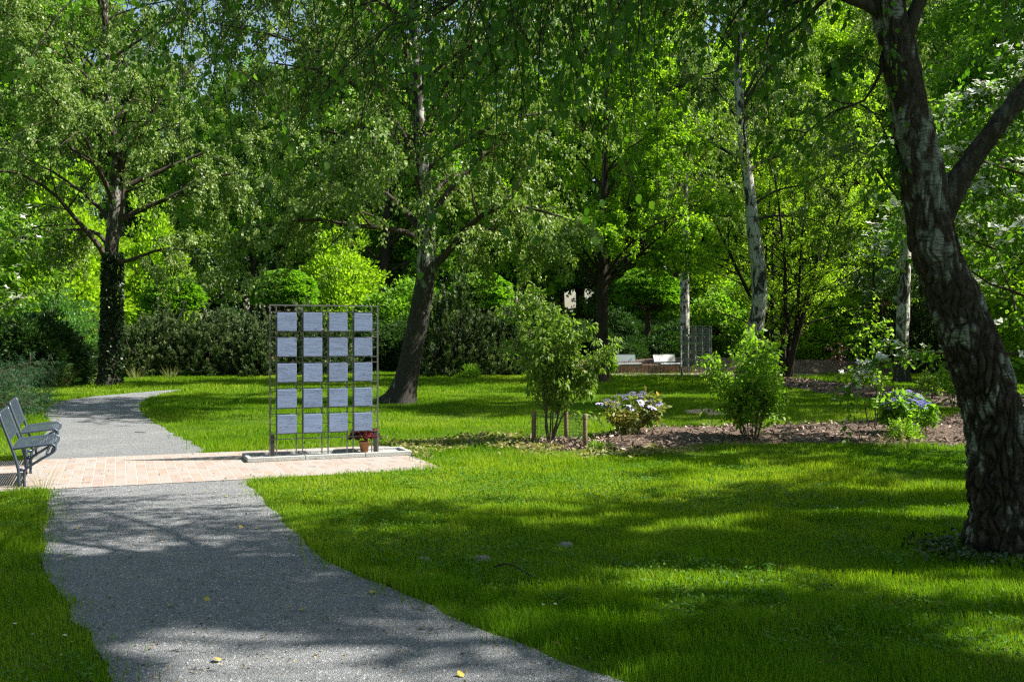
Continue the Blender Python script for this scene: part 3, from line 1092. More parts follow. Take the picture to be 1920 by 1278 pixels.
# kerb frame with grit
ku = [-0.32, 1.88]
kv = [-0.20, 0.34]
t = thing('kerb_frame', 'pale concrete kerb stones framing grit under the near memorial screen', 'kerb', (MP[0], MP[1], 0.009), TH)
g_ = MB()
g_.box(((ku[0] + ku[1]) / 2, (kv[0] + kv[1]) / 2, .012), (ku[1] - ku[0] - .06, kv[1] - kv[0] - .06, .024))
obj('grit', g_.mesh('kerb_grit', M['grit']), t)
for (a, b) in ((ku[0], 0.42), (0.425, 1.23), (1.235, ku[1])):
    for y in kv:
        m_ = MB()
        m_.box(((a + b) / 2, y, .03), (b - a, .06, .06), bev=.006)
        obj('kerb_stone', m_.mesh('kerb_stone', M['kerb']), t)
for x in ku:
    m_ = MB()
    m_.box((x + (.03 if x < 0 else -.03), (kv[0] + kv[1]) / 2, .03), (.06, kv[1] - kv[0] - .062, .058), bev=.006)
    obj('kerb_stone', m_.mesh('kerb_stone', M['kerb']), t)

# flower pot
pl = MP + AX * 1.30 + BX * 0.13
t = thing('flower_pot', 'terracotta pot of dark red flowers behind the right foot of the memorial screen', 'flower pot', (pl[0], pl[1], 0.033))
b = MB()
b.lathe([(0, .001), (.050, .001), (.068, .13), (.078, .13), (.080, .16), (.070, .16), (.066, .145), (0, .145)], sides=28)
obj('pot', b.mesh('pot', M['terracotta'], True), t)
n = 420
d = rdir(n)
d[:, 2] = np.abs(d[:, 2])
P = d * np.array([.19, .17, .14]) * (rng.random(n) ** .4)[:, None] + np.array([0, 0, .20])
obj('foliage', leaf_mesh('pot_foliage', P, d + rdir(n) * .5, .05 + .02 * rng.random(n), .04, M['red_leaf'], .6, OVATE), t)
n = 150
d = rdir(n)
d[:, 2] = np.abs(d[:, 2]) + .1
P = unit(d) * np.array([.20, .18, .16]) * (.8 + .25 * rng.random(n))[:, None] + np.array([0, 0, .20])
P = np.repeat(P, 5, 0) + rng.normal(size=(n * 5, 3)) * .008
obj('blossom', leaf_mesh('pot_blossom', P, rdir(n * 5), .022, .02, M['red_flower'], .2, OVATE), t)


# ------------------------------------------------------------------ benches
def bench(label, loc, rz, width, mat, group, backmat=None, solid=False):
    """local x = where the sitter looks, y = along the bench"""
    t = thing('park_bench', label, 'bench', loc, rz, group)
    W = width
    prof = np.array([(-.075, .425), (.02, .437), (.14, .446), (.25, .456), (.31, .455), (.345, .437), (.357, .405), (.345, .372), (.30, .345)])
    back0, back1 = np.array([-.105, .520]), np.array([-.195, .795])
    pr = catmull(np.column_stack([prof[:, 0], 0 * prof[:, 0], prof[:, 1]]), 40)
    # slatted seat
    seg = np.concatenate([[0], np.cumsum(np.linalg.norm(np.diff(pr, axis=0), axis=1))])
    ns = 22
    b = MB()
    for k in range(ns):
        s = seg[-1] * (k + .5) / ns
        c = np.array([np.interp(s, seg, pr[:, 0]), W / 2, np.interp(s, seg, pr[:, 2])])
        s2 = min(s + .01, seg[-1])
        dv = np.array([np.interp(s2, seg, pr[:, 0]) - np.interp(s2 - .02, seg, pr[:, 0]), 0, np.interp(s2, seg, pr[:, 2]) - np.interp(s2 - .02, seg, pr[:, 2])])
        dv = dv / np.linalg.norm(dv)
        R = np.column_stack([dv, [0, 1, 0], np.cross(dv, [0, 1, 0])])
        b.box(c, (seg[-1] / ns * .66, W - .03, .006), R)
    for y in np.linspace(.0, W, 7)[1:-1]:
        for k in range(0, 30, 3):
            a, e = pr[k], pr[min(k + 3, 39)]
            dv = (e - a) / np.linalg.norm(e - a)
            R = np.column_stack([dv, [0, 1, 0], np.cross(dv, [0, 1, 0])])
            b.box((a + e) / 2 + np.array([0, y, 0]) - R[:, 2] * .004, (np.linalg.norm(e - a), .012, .005), R)
    obj('seat', b.mesh('seat', mat), t)
    dv = np.array([back1[0] - back0[0], 0, back1[1] - back0[1]])
    hl = np.linalg.norm(dv)
    dv /= hl
    R = np.column_stack([dv, [0, 1, 0], np.cross(dv, [0, 1, 0])])
    b = MB()
    c0 = np.array([back0[0], W / 2, back0[1]])
    if solid:
        b.box(c0 + dv * hl / 2, (hl * .985, W - .03, .008), R, bev=.002)
    else:
        nb = 14
        for k in range(nb):
            b.box(c0 + dv * hl * (k + .5) / nb, (hl / nb * .66, W - .03, .006), R)
        for y in np.linspace(0, W, 7)[1:-1]:
            b.box(np.array([back0[0], y, back0[1]]) + dv * hl / 2 - R[:, 2] * .004, (hl * .98, .012, .004), R)
    b.box(c0 + dv * (hl + .008), (.020, W - .002, .022), R)
    b.box(c0 - dv * .012, (.020, W - .03, .018), R)
    obj('backrest', b.mesh('backrest', backmat or mat), t)
    for y in (0.0, W):
        b = MB()
        bp = catmull([(0, 0, 0), (-.004, 0, .12), (-.012, 0, .21), (-.07, 0, .42), (-.135, 0, .61), (-.199, 0, .806)], 22)
        b.tube(bp + np.array([0, y, 0]), .0165, 10)
        fp = catmull([(.05, 0, 0), (.05, 0, .13), (.062, 0, .185), (.11, 0, .225), (.22, 0, .295), (.315, 0, .35), (.352, 0, .385), (.352, 0, .425), (.315, 0, .449),
                      (.24, 0, .446), (.08, 0, .432), (-.07, 0, .416)], 60)
        b.tube(fp + np.array([0, y, 0]), .0155, 10)
        b.box((.024, y, .185), (.075, .012, .035))
        obj('side_frame', b.mesh('side_frame', mat, True), t)
    b = MB()
    b.tube([(-.06, 0, .405), (-.06, W, .405)], .012, 8)
    b.tube([(.27, 0, .35), (.27, W, .35)], .012, 8)
    obj('crossbar', b.mesh('crossbar', mat, True), t)
    return t


bench('blue grey slatted steel bench on the paving, nearer to the camera', (-5.35, 10.80, .009), TH + .02, 1.12, M['bench'], 'steel benches on the near paving')
bench('blue grey slatted steel bench on the paving, behind the nearer one beside the path', (-6.12, 12.55, .009), TH + .02, 1.10, M['bench'], 'steel benches on the near paving')
rz = math.radians(-63)
p = on(1150, 43.3)
bench('grey steel bench by the low pink wall, next to the dark maple trunk', (p[0], p[1], .01), rz, 1.25, M['bench_far'], 'steel benches in front of the low wall', solid=True)
p = on(1229, 43.3)
bench('bright steel bench flashing in the sun beside the far memorial screen', (p[0], p[1], .01), math.radians(-60), 1.22, M['bench_far'], 'steel benches in front of the low wall', M['bench_glint'], True)

# low palisade wall behind them
t = thing('low_wall', 'low pink concrete palisade wall behind the two far benches', 'wall', (*on(1130, 44.0)[:2], 0), math.radians(-2))
b = MB()
x = 0.0
while x < 4.3:
    w = .16 + .02 * rng.random()
    b.box((x + w / 2, (rng.random() - .5) * .02, .19 + (rng.random() - .5) * .015), (w - .016, .14, .40), bev=.012)
    x += w
obj('wall', b.mesh('palisade', M['palisade']), t)

# stakes with wire round the near shrub
SB = at(1048, 832)
SPOS = [at(1001, 832), at(1097, 840), at(1062, 824)]
SLAB = ['left weathered timber stake of the wire guard, brown and slightly leaning', 'right pale timber stake of the wire guard, on the mulch edge', 'rear timber stake of the wire guard, behind the shrub stems']
for i, (p, lb) in enumerate(zip(SPOS, SLAB)):
    t = MB()
    h = .50
    t.tube([(0, 0, -.05), (.004, 0, .2), (.006, 0, h - .012), (.006, 0, h)], [.036, .035, .034, .028], 12)
    me = t.mesh('stake', M['stake'], True)
    o = obj('timber_stake', me)
    o.location = tuple(p)
    o.rotation_euler = ((rng.random() - .5) * .06, (rng.random() - .5) * .06, i * 2.0)
    tag(o, lb, 'stake', 'timber stakes round the shrub')
b = MB()
ring = [SPOS[0], SPOS[1], SPOS[2], SPOS[0]]
cent = sum(SPOS) / 3
for i in range(3):
    a, e = ring[i], ring[i + 1]
    m = int(np.linalg.norm(e - a) / .05)
    out = unit((a + e) / 2 - cent) * .05
    tt = np.linspace(0, 1, m)
    line = a + (e - a) * tt[:, None] + out * (4 * tt * (1 - tt))[:, None] * .8 + unit((a - cent))[None] * .036 * (1 - tt)[:, None] + unit((e - cent))[None] * .036 * tt[:, None]
    for z in np.arange(.03, .47, .05):
        b.tube(line + np.array([0, 0, z]), .0022 if z < .42 else .0048, 4, False)
    for q in line:
        b.tube([q + np.array([0, 0, .02]), q + np.array([0, 0, .435])], .0012, 4, False)
tag(obj('wire_guard', b.mesh('wire_guard', M['wire'])), 'fine green wire mesh guard strung round three timber stakes', 'wire guard')

# stones, twig, fallen leaves, daisies
for (px, py, s, lb) in [(795, 1052, .11, 'small flat reddish stone sunk in the shaded grass near the path'), (905, 1050, .13, 'long flat stone nearly covered by grass, beside a smaller flat stone'),
                        (1062, 1024, .12, 'sunlit flat grey stone in the middle of the front lawn')]:
    p = at(px, py)
    b = MB()
    b.box((0, 0, -.006), (s * 1.0, s * .8, .05), bev=.022)
    o = obj('flat_stone', b.mesh('flat_stone', M['stone']))
    o.location = (p[0], p[1], .012)
    o.rotation_euler = (.03, .02, rng.random() * .5)
    tag(o, lb, 'stone', 'flat stones in the lawn')
b = MB()
p0, p1, p2 = at(925, 1085), at(955, 1084), at(1000, 1098)
b.tube(catmull([p0 + [0, 0, .07], p1 + [0, 0, .085], p2 + [0, 0, .05]], 14) + np.array([0, 0, .01]), np.linspace(.007, .003, 14), 6)
b.tube(catmull([p1 + [0, 0, .09], at(968, 1078) + [0, 0, .10], at(975, 1072) + [0, 0, .11]], 8), np.linspace(.004, .002, 8), 5)
tag(obj('fallen_twig', b.mesh('fallen_twig', M['bark_dark'], True)), 'forked dark twig lying on the shaded front lawn', 'twig')
b = MB()
b.tube(catmull([at(253, 811) + [0, 0, .012], at(263, 812) + [0, 0, .02], at(273, 812) + [0, 0, .012]], 8), .006, 5)
tag(obj('fallen_twig', b.mesh('fallen_twig', M['bark_mid'], True)), 'short brown twig lying on the sunlit far path', 'twig')

lf_me = leaf_mesh('fallen_leaf', np.zeros((1, 3)), np.array([[1.0, 0, .1]]), [.055], [.042], M['yellow_leaf'], 3.0, OVATE, .3, [.3])
for (px, py) in [(142, 992), (144, 1207), (420, 932), (433, 952), (446, 990), (486, 992), (570, 1145), (380, 1126), (327, 1138), (857, 1272), (797, 1180), (410, 1245), (300, 950), (700, 1112)]:
    p = at(px, py)
    o = obj('fallen_leaf', lf_me)
    o.location = (p[0], p[1], .016)
    o.rotation_euler = (rng.normal() * .25, rng.normal() * .25, rng.random() * 6.28)
    tag(o, 'small yellow fallen leaf lying on the grey gravel path', 'leaf', 'fallen leaves on the path')
an = np.linspace(0, 2 * np.pi, 12, endpoint=False)
dv, df = leaves(np.zeros((12, 3)) + [0, 0, .05], np.stack([np.cos(an), np.sin(an), 0 * an + .25], 1), np.full(12, .013), np.full(12, .006), 3.0)
st_v, st_f = tubes(np.array([[[0, 0, 0], [.004, 0, .03], [0, 0, .05]]]), np.full((1, 3), .0015), 4)
daisy_me = mesh_np('daisy', dv - np.array([0, 0, .012]), [df], M['white_bract'], np.full(12, .9))
for (px, py) in [(750, 1097), (768, 1102), (920, 1106), (1041, 1143), (1126, 1139), (1134, 1147), (552, 1050), (606, 982), (1080, 1210), (1016, 1145), (58, 1203), (117, 1204), (23, 1182), (560, 1052)]:
    p = at(px, py)
    o = obj('daisy', daisy_me)
    o.location = (p[0], p[1], 0)
    o.rotation_euler = (.2, .1, rng.random() * 6)
    tag(o, 'small white daisy in the mown grass by the path', 'daisy', 'daisies in the lawn')


# ------------------------------------------------------------------ trees
def local(bx, by, d):
    s = F / d
    zb = 0.0
    y0 = HY + F * H / d
    def f(px, py, r=None, dy=0.0):
        q = ((px - bx) / s, dy, (y0 - py) / s)
        return q if r is None else (*q, r / s)
    return f


def plant(name, label, cat, meshes, loc, rz=0.0, scale=1.0, group=None, parts=('trunk', 'crown')):
    t = thing(name, label, cat, loc, rz, group, scale)
    for nm, me in zip(parts, meshes):
        obj(nm, me, t)
    return t


def clumps(seed, thr=.53, f=.85):
    def k(P):
        q = P + seed * 13.7
        return vnoise(q * np.array([f, f, f * 1.35]), seed) * .6 + vnoise(q * np.array([2.3, 2.3, 2.9]) * f / .85, seed + 1) * .4 < thr
    return k


# crowns shading the front lawn are cut open along shared sun rays for dapples
SEL, SAZ = math.radians(46.5), math.radians(3.5)


def gaps(base, lawn=.615, path=.655):
    base = np.asarray(base, float)

    def k(P):
        q = P + base
        c = q[:, 2] / math.tan(SEL)
        u, v = q[:, 0] - c * math.cos(SAZ), q[:, 1] - c * math.sin(SAZ)
        m = np.stack([u * .70, v * 1.5, 0 * u], 1)
        m2 = np.stack([u * 2.0, v * 4.2, 0 * u + 7], 1)
        nz = vnoise(m, 91) * .56 + vnoise(m2, 92) * .44
        th = lawn + (path - lawn) * np.clip((0.8 - u) / 1.5, 0, 1)
        th = th + .09 * np.clip((v - 9.0) / .8, 0, 1) * np.clip((0.6 - u) / 1.0, 0, 1)
        th = th + .25 * np.clip((6.0 - v) / 2.0, 0, 1) * np.clip((u + 2.5) / 2.0, 0, 1)
        return nz < th
    return k


# --- the old leaning birch at the right
d0 = 7.59
Ln = local(1875, 1035, d0)
tr = [Ln(1882, 1060, 64), Ln(1880, 1010, 60), Ln(1877, 950, 57), Ln(1872, 850, 55), Ln(1864, 780, 55), Ln(1842, 700, 57), Ln(1820, 640, 55), Ln(1789, 560, 52), Ln(1765, 500, 48),
      Ln(1748, 440, 47), Ln(1736, 380, 45), Ln(1724, 300, 42), Ln(1704, 200, 40), Ln(1686, 100, 38), Ln(1662, 0, 36), Ln(1632, -150, 30), Ln(1570, -500, 24), Ln(1520, -1000, 17), Ln(1500, -1450, 6)]
def cells(p, seed=0):
    """distance to the nearest cell border of a jittered grid, and an id per cell"""
    i = np.floor(p).astype(np.int64)
    d1, d2 = np.full(len(p), 9.0), np.full(len(p), 9.0)
    cid = np.zeros(len(p))
    for dx in (-1, 0, 1):
        for dy in (-1, 0, 1):
            for dz in (-1, 0, 1):
                c = i + np.array([dx, dy, dz])
                o = np.stack([_hash(c[:, 0], c[:, 1], c[:, 2], seed + k) for k in range(3)], 1)
                d = np.linalg.norm(p - (c + o), axis=1)
                n = d < d1
                d2 = np.where(n, d1, np.minimum(d2, d))
                cid = np.where(n, o[:, 0], cid)
                d1 = np.where(n, d, d1)
    return d2 - d1, cid


def rough_bark(vv, nrm, top=3.4, amp=1.0):
    """furrowed plates low on the trunk, smoother pale bark higher up; returns moved verts and two masks"""
    warp = np.stack([vnoise(vv * 7 + 11, 75), vnoise(vv * 7 + 31, 76), vnoise(vv * 3 + 51, 77)], 1) - .5
    q = vv * np.array([17, 17, 3.8]) + warp * np.array([1.3, 1.3, 1.8])
    edge, cid = cells(q, 5)
    edge2, cid2 = cells(vv * np.array([36, 36, 10]) + warp * 3.0, 9)
    fz = np.clip(1.15 - vv[:, 2] / top, .22, 1)
    plate = np.clip(edge / .30, 0, 1)
    crack = 1 - plate
    lump = vnoise(vv * np.array([5, 5, 3.5]), 73) - .5
    fine = vnoise(vv * np.array([50, 50, 22]), 78) - .5
    h = (plate - .6) * .030 * fz + (np.clip(edge2 / .35, 0, 1) - .5) * .017 * fz + lump * .045 + fine * .006 + (cid - .5) * .018 * fz
    pale = vnoise(vv * np.array([5.5, 5.5, 3.6]) + 5, 79) * .46 + vnoise(vv * np.array([17, 17, 8]) + 9, 80) * .36 + cid2 * .10 + cid * .08
    up = np.clip((vv[:, 2] - .4) / 3.2, 0, 1)
    pale = np.clip((pale - (.575 - .095 * up)) / .06, 0, 1) * (1 - .85 * crack * np.clip(fz * 1.6, 0, 1))
    return vv + nrm * (h * amp)[:, None], crack * np.clip(fz * 1.3, 0, 1) + .25 * (.5 - fine), pale


def point_attr(me, name, val):
    a = me.attributes.new(name, 'FLOAT', 'POINT')
    a.data.foreach_set('value', np.asarray(val, dtype=np.float32))


def mat_near_bark():
    g = G('old furrowed birch bark')
    cr = g.n('ShaderNodeAttribute', attribute_name='crack').outputs['Fac']
    pa = g.n('ShaderNodeAttribute', attribute_name='pale').outputs['Fac']
    v = g.coord((1, 1, .45))
    n1 = g.noise(v, 22, 6, .7, .5)
    n2 = g.noise(g.coord(), 5, 5, .65)
    lent = g.noise(g.coord((1, 1, 6)), 13, 3, .6, .3)
    dark = g.ramp(n1, [(.28, (.018, .014, .010)), (.5, (.055, .043, .032)), (.66, (.115, .098, .078)), (.8, (.20, .185, .155))])
    white = g.mix(g.ramp(lent, [(.52, (0, 0, 0)), (.62, (1, 1, 1))]), g.ramp(n1, [(.3, (.20, .21, .18)), (.62, (.40, .41, .37))]), (.09, .078, .062))
    col = g.mix(pa, dark, white)
    moss = g.math('MULTIPLY', g.math('SUBTRACT', n2, .56, True), 5.0, True)
    col = g.mix(g.math('MULTIPLY', moss, .75), col, (.040, .036, .009))
    col = g.mix(g.math('MULTIPLY', cr, .75, True), col, (.014, .011, .008))
    hgt = g.math('ADD', n1, g.math('MULTIPLY', lent, .35))
    return g.done(g.bsdf(col, .88, .2, bump=hgt, bdist=.02, bstr=1.0))


M['bark_near'] = mat_near_bark()
v, f, ring, rr = trunk_verts([(a, b_, c_, r_ * .87) for (a, b_, c_, r_) in tr[:16]], 460, 170, 0.50, 0.03, 3)
vv, crack, pale = rough_bark(v.reshape(-1, 3), ring.reshape(-1, 3))
near_trunk = mesh_np('near_birch_trunk', vv, f, M['bark_near'], smooth=True)
point_attr(near_trunk, 'crack', crack)
point_attr(near_trunk, 'pale', pale)


def w2l(*p):
    b = on(1875, d0)
    return tuple(np.array(p) - b)


hang0 = [
    ([w2l(2.72, 7.55, 4.35), w2l(2.1, 7.3, 4.55), w2l(1.2, 6.9, 4.45), w2l(.2, 6.6, 4.2), w2l(-.5, 6.4, 3.7)], .04),
    ([w2l(2.62, 7.5, 4.9), w2l(1.4, 6.9, 5.1), w2l(-.2, 6.6, 4.8), w2l(-1.4, 6.4, 4.3), w2l(-2.0, 6.3, 3.8)], .045),
    ([w2l(2.62, 7.5, 4.8), w2l(1.7, 6.3, 4.6), w2l(.7, 5.3, 4.1), w2l(-.3, 4.9, 3.6)], .04),
    ([w2l(2.6, 7.6, 5.2), w2l(1.5, 8.2, 5.3), w2l(.2, 8.6, 5.0), w2l(-1.4, 8.7, 4.5)], .045),
    ([w2l(2.6, 7.6, 5.0), w2l(2.3, 8.7, 5.5), w2l(1.3, 9.6, 5.4), w2l(-.1, 10.0, 4.9)], .045),
    ([w2l(2.55, 7.5, 5.5), w2l(.6, 7.2, 5.6), w2l(-1.4, 7.0, 5.0), w2l(-2.4, 6.9, 4.4)], .04),
]
limbs0 = [
    ([w2l(2.55, 7.5, 5.6), w2l(2.0, 6.0, 6.6), w2l(1.4, 4.4, 6.9), w2l(1.0, 3.2, 6.4)], .05),
    ([w2l(2.5, 7.5, 6.0), w2l(1.0, 7.3, 7.2), w2l(-1.0, 7.0, 7.4), w2l(-2.6, 6.8, 6.9)], .05),
    ([w2l(2.3, 7.5, 7.6), w2l(2.4, 9.0, 8.6), w2l(2.2, 10.0, 9.0)], .05),
    ([w2l(2.3, 7.5, 8.2), w2l(1.4, 9.2, 9.6), w2l(.5, 10.1, 9.9)], .05),
    ([w2l(2.4, 7.5, 6.6), w2l(2.6, 9.0, 7.2), w2l(2.4, 10.1, 7.3)], .05),
    ([w2l(2.5, 7.5, 6.0), w2l(1.2, 8.6, 7.0), w2l(-.4, 9.5, 7.1), w2l(-2.0, 10.0, 6.6)], .05),
    ([w2l(2.4, 7.5, 6.8), w2l(1.8, 8.8, 7.9), w2l(.8, 9.7, 8.4), w2l(-.6, 10.2, 8.2)], .05),
    ([w2l(2.3, 7.5, 7.6), w2l(1.2, 8.7, 9.0), w2l(-.2, 9.6, 9.6), w2l(-1.8, 10.0, 9.4)], .05),
    ([w2l(2.5, 7.5, 6.0), w2l(1.0, 6.3, 7.0), w2l(-.6, 5.4, 7.2), w2l(-2.0, 5.0, 6.6)], .05),
    ([Ln(1660, 30), Ln(1640, 15), Ln(1600, 0), Ln(1555, -18), Ln(1480, -70), Ln(1380, -160)], .060),
    ([Ln(1697, 70), Ln(1712, 30), Ln(1733, -20), Ln(1770, -120), Ln(1800, -300)], .065),
]
fork = ([Ln(1748, 440), Ln(1775, 385), Ln(1808, 322), Ln(1860, 248), Ln(1915, 178), Ln(1985, 90), Ln(2100, -80), Ln(2200, -320)], .096)
thin = ([Ln(1652, 105), Ln(1650, 140), Ln(1632, 170), Ln(1612, 196), Ln(1575, 203), Ln(1530, 232), Ln(1495, 268)], .016)
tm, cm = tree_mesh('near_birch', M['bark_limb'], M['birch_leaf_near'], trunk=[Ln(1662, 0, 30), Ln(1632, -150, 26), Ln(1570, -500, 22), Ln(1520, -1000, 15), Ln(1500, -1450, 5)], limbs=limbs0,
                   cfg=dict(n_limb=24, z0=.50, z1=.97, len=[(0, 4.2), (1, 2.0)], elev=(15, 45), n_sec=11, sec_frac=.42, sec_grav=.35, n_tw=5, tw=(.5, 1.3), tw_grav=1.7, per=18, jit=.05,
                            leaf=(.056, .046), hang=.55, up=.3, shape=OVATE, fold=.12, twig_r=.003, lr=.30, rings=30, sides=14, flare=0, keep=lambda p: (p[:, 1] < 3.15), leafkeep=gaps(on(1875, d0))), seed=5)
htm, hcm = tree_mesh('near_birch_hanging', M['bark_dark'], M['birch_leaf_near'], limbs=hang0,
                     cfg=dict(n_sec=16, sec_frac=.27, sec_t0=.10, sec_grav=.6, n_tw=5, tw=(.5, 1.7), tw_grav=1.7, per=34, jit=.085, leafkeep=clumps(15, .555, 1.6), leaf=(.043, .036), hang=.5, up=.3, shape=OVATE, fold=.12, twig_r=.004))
t = thing('birch_tree', 'big old birch leaning left at the right edge, dark furrowed bark', 'tree', on(1875, d0), 0, 'birch trees')
obj('trunk', near_trunk, t)
obj('upper_trunk', tm, t)
obj('crown', cm, t)
obj('hanging_branch', htm, t)
obj('hanging_foliage', hcm, t)
K2, S2 = 170, 64
b = MB()
q = resample(fork[0], K2)
tq = np.linspace(0, 1, K2)
vq, fq = tubes(q[None], (fork[1] * .78 * (1 - .35 * tq) + .045 * np.exp(-tq * 9))[None], S2)
nq = unit(vq - np.repeat(q, S2, 0))
vq, crack, pale = rough_bark(vq, nq, 4.5, .55)
fl = mesh_np('fork_limb', vq, fq, M['bark_near'], smooth=True)
point_attr(fl, 'crack', crack * .8)
point_attr(fl, 'pale', pale * .25)
obj('limb', fl, t)
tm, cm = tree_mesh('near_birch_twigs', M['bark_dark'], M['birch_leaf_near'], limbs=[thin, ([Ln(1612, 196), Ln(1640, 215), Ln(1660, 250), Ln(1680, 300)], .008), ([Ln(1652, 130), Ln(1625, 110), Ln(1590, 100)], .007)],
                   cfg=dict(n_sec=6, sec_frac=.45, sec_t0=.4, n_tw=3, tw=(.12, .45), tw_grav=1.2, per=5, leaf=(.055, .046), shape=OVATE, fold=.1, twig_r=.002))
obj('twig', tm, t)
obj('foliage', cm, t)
# ivy-like cover at the foot
n = 900
an = rng.random(n) * 6.28
ra = .30 + .32 * rng.random(n) ** 1.5
P = np.stack([np.cos(an) * ra * 1.25, np.sin(an) * ra, .02 + .07 * rng.random(n)], 1)
o = obj('ground_ivy', leaf_mesh('ground_ivy', P, rdir(n), .035, .03, M['ivy_leaf'], 1.0, OVATE))
o.location = tuple(on(1885, d0 - .12))
tag(o, 'small leafed dark ground ivy round the foot of the leaning birch', kind='stuff')

# --- the middle birch
d2 = 24.4
L2 = local(752, 755, d2)
tr = [L2(748, 760, 26), L2(755, 735, 23), L2(764, 700, 22), L2(777, 640, 19.5), L2(789, 580, 18.5), L2(798, 520, 18.5), L2(799, 470, 17), L2(799, 420, 17), L2(795, 350, 14), L2(788, 250, 12), L2(781, 150, 10.5), L2(776, 50, 9),
      L2(772, -100, 7), L2(772, -300, 4.5), L2(775, -480, 2)]
limbs = [([L2(797, 458), L2(770, 440, None, -.3), L2(735, 434, None, -.6), L2(680, 431, None, -1.), L2(600, 425, None, -1.5), L2(500, 445, None, -2.0)], .085),
         ([L2(797, 445), L2(765, 402, None, .3), L2(725, 362, None, .6), L2(680, 335, None, .8), L2(600, 300, None, 1.), L2(520, 290, None, 1.2)], .10),
         ([L2(803, 508), L2(835, 478), L2(870, 440, None, -.4), L2(900, 412, None, -.6), L2(960, 395, None, -1), L2(1050, 420, None, -1.4)], .11),
         ([L2(862, 450, None, -.3), L2(895, 435, None, .2), L2(950, 422, None, .5), L2(1020, 430, None, .8)], .05),
         ([L2(800, 420), L2(850, 340, None, .5), L2(930, 260, None, 1), L2(1030, 220, None, 1.5)], .085),
         ([L2(795, 330), L2(740, 230, None, -.6), L2(650, 170, None, -1.4), L2(540, 160, None, -2)], .08),
         ([L2(790, 280), L2(860, 180, None, -1), L2(950, 120, None, -2), L2(1040, 130, None, -2.6)], .075),
         ([L2(798, 400), L2(790, 350, None, -1.2), L2(770, 310, None, -2.6), L2(740, 320, None, -4.2)], .075),
         ([L2(798, 380), L2(830, 320, None, 1.5), L2(850, 290, None, 3.2), L2(860, 300, None, 5)], .075)]
tm, cm = tree_mesh('middle_birch', M['bark_main'], M['birch_leaf'], tr, limbs,
                   cfg=dict(n_limb=26, z0=.33, z1=.97, len=[(0, 5.6), (.5, 5.2), (1, 1.5)], elev=(28, 55), limb_grav=.5, n_sec=12, sec_frac=.42, sec_grav=.5, n_tw=6, tw=(.6, 1.5), tw_grav=1.15, leafkeep=clumps(3),
                            per=125, leaf=(.077, .057), jit=.12, hang=.45, up=.5, lr=.42, flare=.5, limb_mat=M['bark_limb']), seed=2)
plant('birch_tree', 'large birch with a thick curved trunk, in the lawn right of the near memorial screen', 'tree', (tm, cm), on(752, d2), group='birch trees')

# --- left birch with ivy
d1 = 33.0
L1 = local(207, 722, d1)
tr = [L1(203, 725, 17), L1(205, 650, 14), L1(206, 560, 13), L1(208, 480, 12.5), L1(214, 420, 12), L1(219, 350, 11), L1(216, 280, 9), L1(206, 215, 8), L1(200, 100, 6), L1(196, -50, 5), L1(195, -220, 2)]
limbs = [([L1(207, 500), L1(190, 455, None, -.4), L1(165, 420, None, -.8), L1(130, 370, None, -1.2), L1(80, 340, None, -2), L1(20, 350, None, -2.5)], .11),
         ([L1(207, 470), L1(180, 440, None, .4), L1(150, 428, None, .6), L1(90, 425, None, 1), L1(30, 440, None, 1.2)], .09),
         ([L1(214, 495), L1(260, 488, None, -.5), L1(300, 477, None, -.8), L1(335, 472, None, -1.2), L1(400, 480, None, -2)], .085),
         ([L1(210, 460), L1(228, 400), L1(232, 330), L1(240, 260, None, -.6), L1(280, 170, None, -1.2)], .14),
         ([L1(218, 330), L1(195, 270), L1(175, 230), L1(150, 150), L1(120, 80)], .11),
         ([L1(216, 300), L1(212, 250, None, -.6), L1(180, 120, None, -1.2), L1(165, 60, None, -1.5)], .10)]
iv = []
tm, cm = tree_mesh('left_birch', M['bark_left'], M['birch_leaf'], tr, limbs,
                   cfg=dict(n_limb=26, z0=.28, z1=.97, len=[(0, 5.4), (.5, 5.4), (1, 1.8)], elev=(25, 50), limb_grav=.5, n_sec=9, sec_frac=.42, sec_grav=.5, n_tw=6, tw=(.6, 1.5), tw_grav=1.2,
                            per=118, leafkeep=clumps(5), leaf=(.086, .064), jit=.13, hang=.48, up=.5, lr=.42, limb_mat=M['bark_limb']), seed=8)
t = plant('birch_tree', 'tall birch at the left with an ivy covered lower trunk behind the dwarf pines', 'tree', (tm, cm), on(207, d1), group='birch trees')
n = 3600
z = 4.4 * rng.random(n) ** .9
an = rng.random(n) * 6.28
ra = .25 + .10 * rng.random(n) - z * .01
P = np.stack([np.cos(an) * ra + .02 * z, np.sin(an) * ra, z], 1)
D = np.stack([np.cos(an), np.sin(an), -.6 + 0 * an], 1) + rdir(n) * .6
obj('ivy', leaf_mesh('ivy', P, D, .11, .10, M['ivy_leaf'], .2), t)

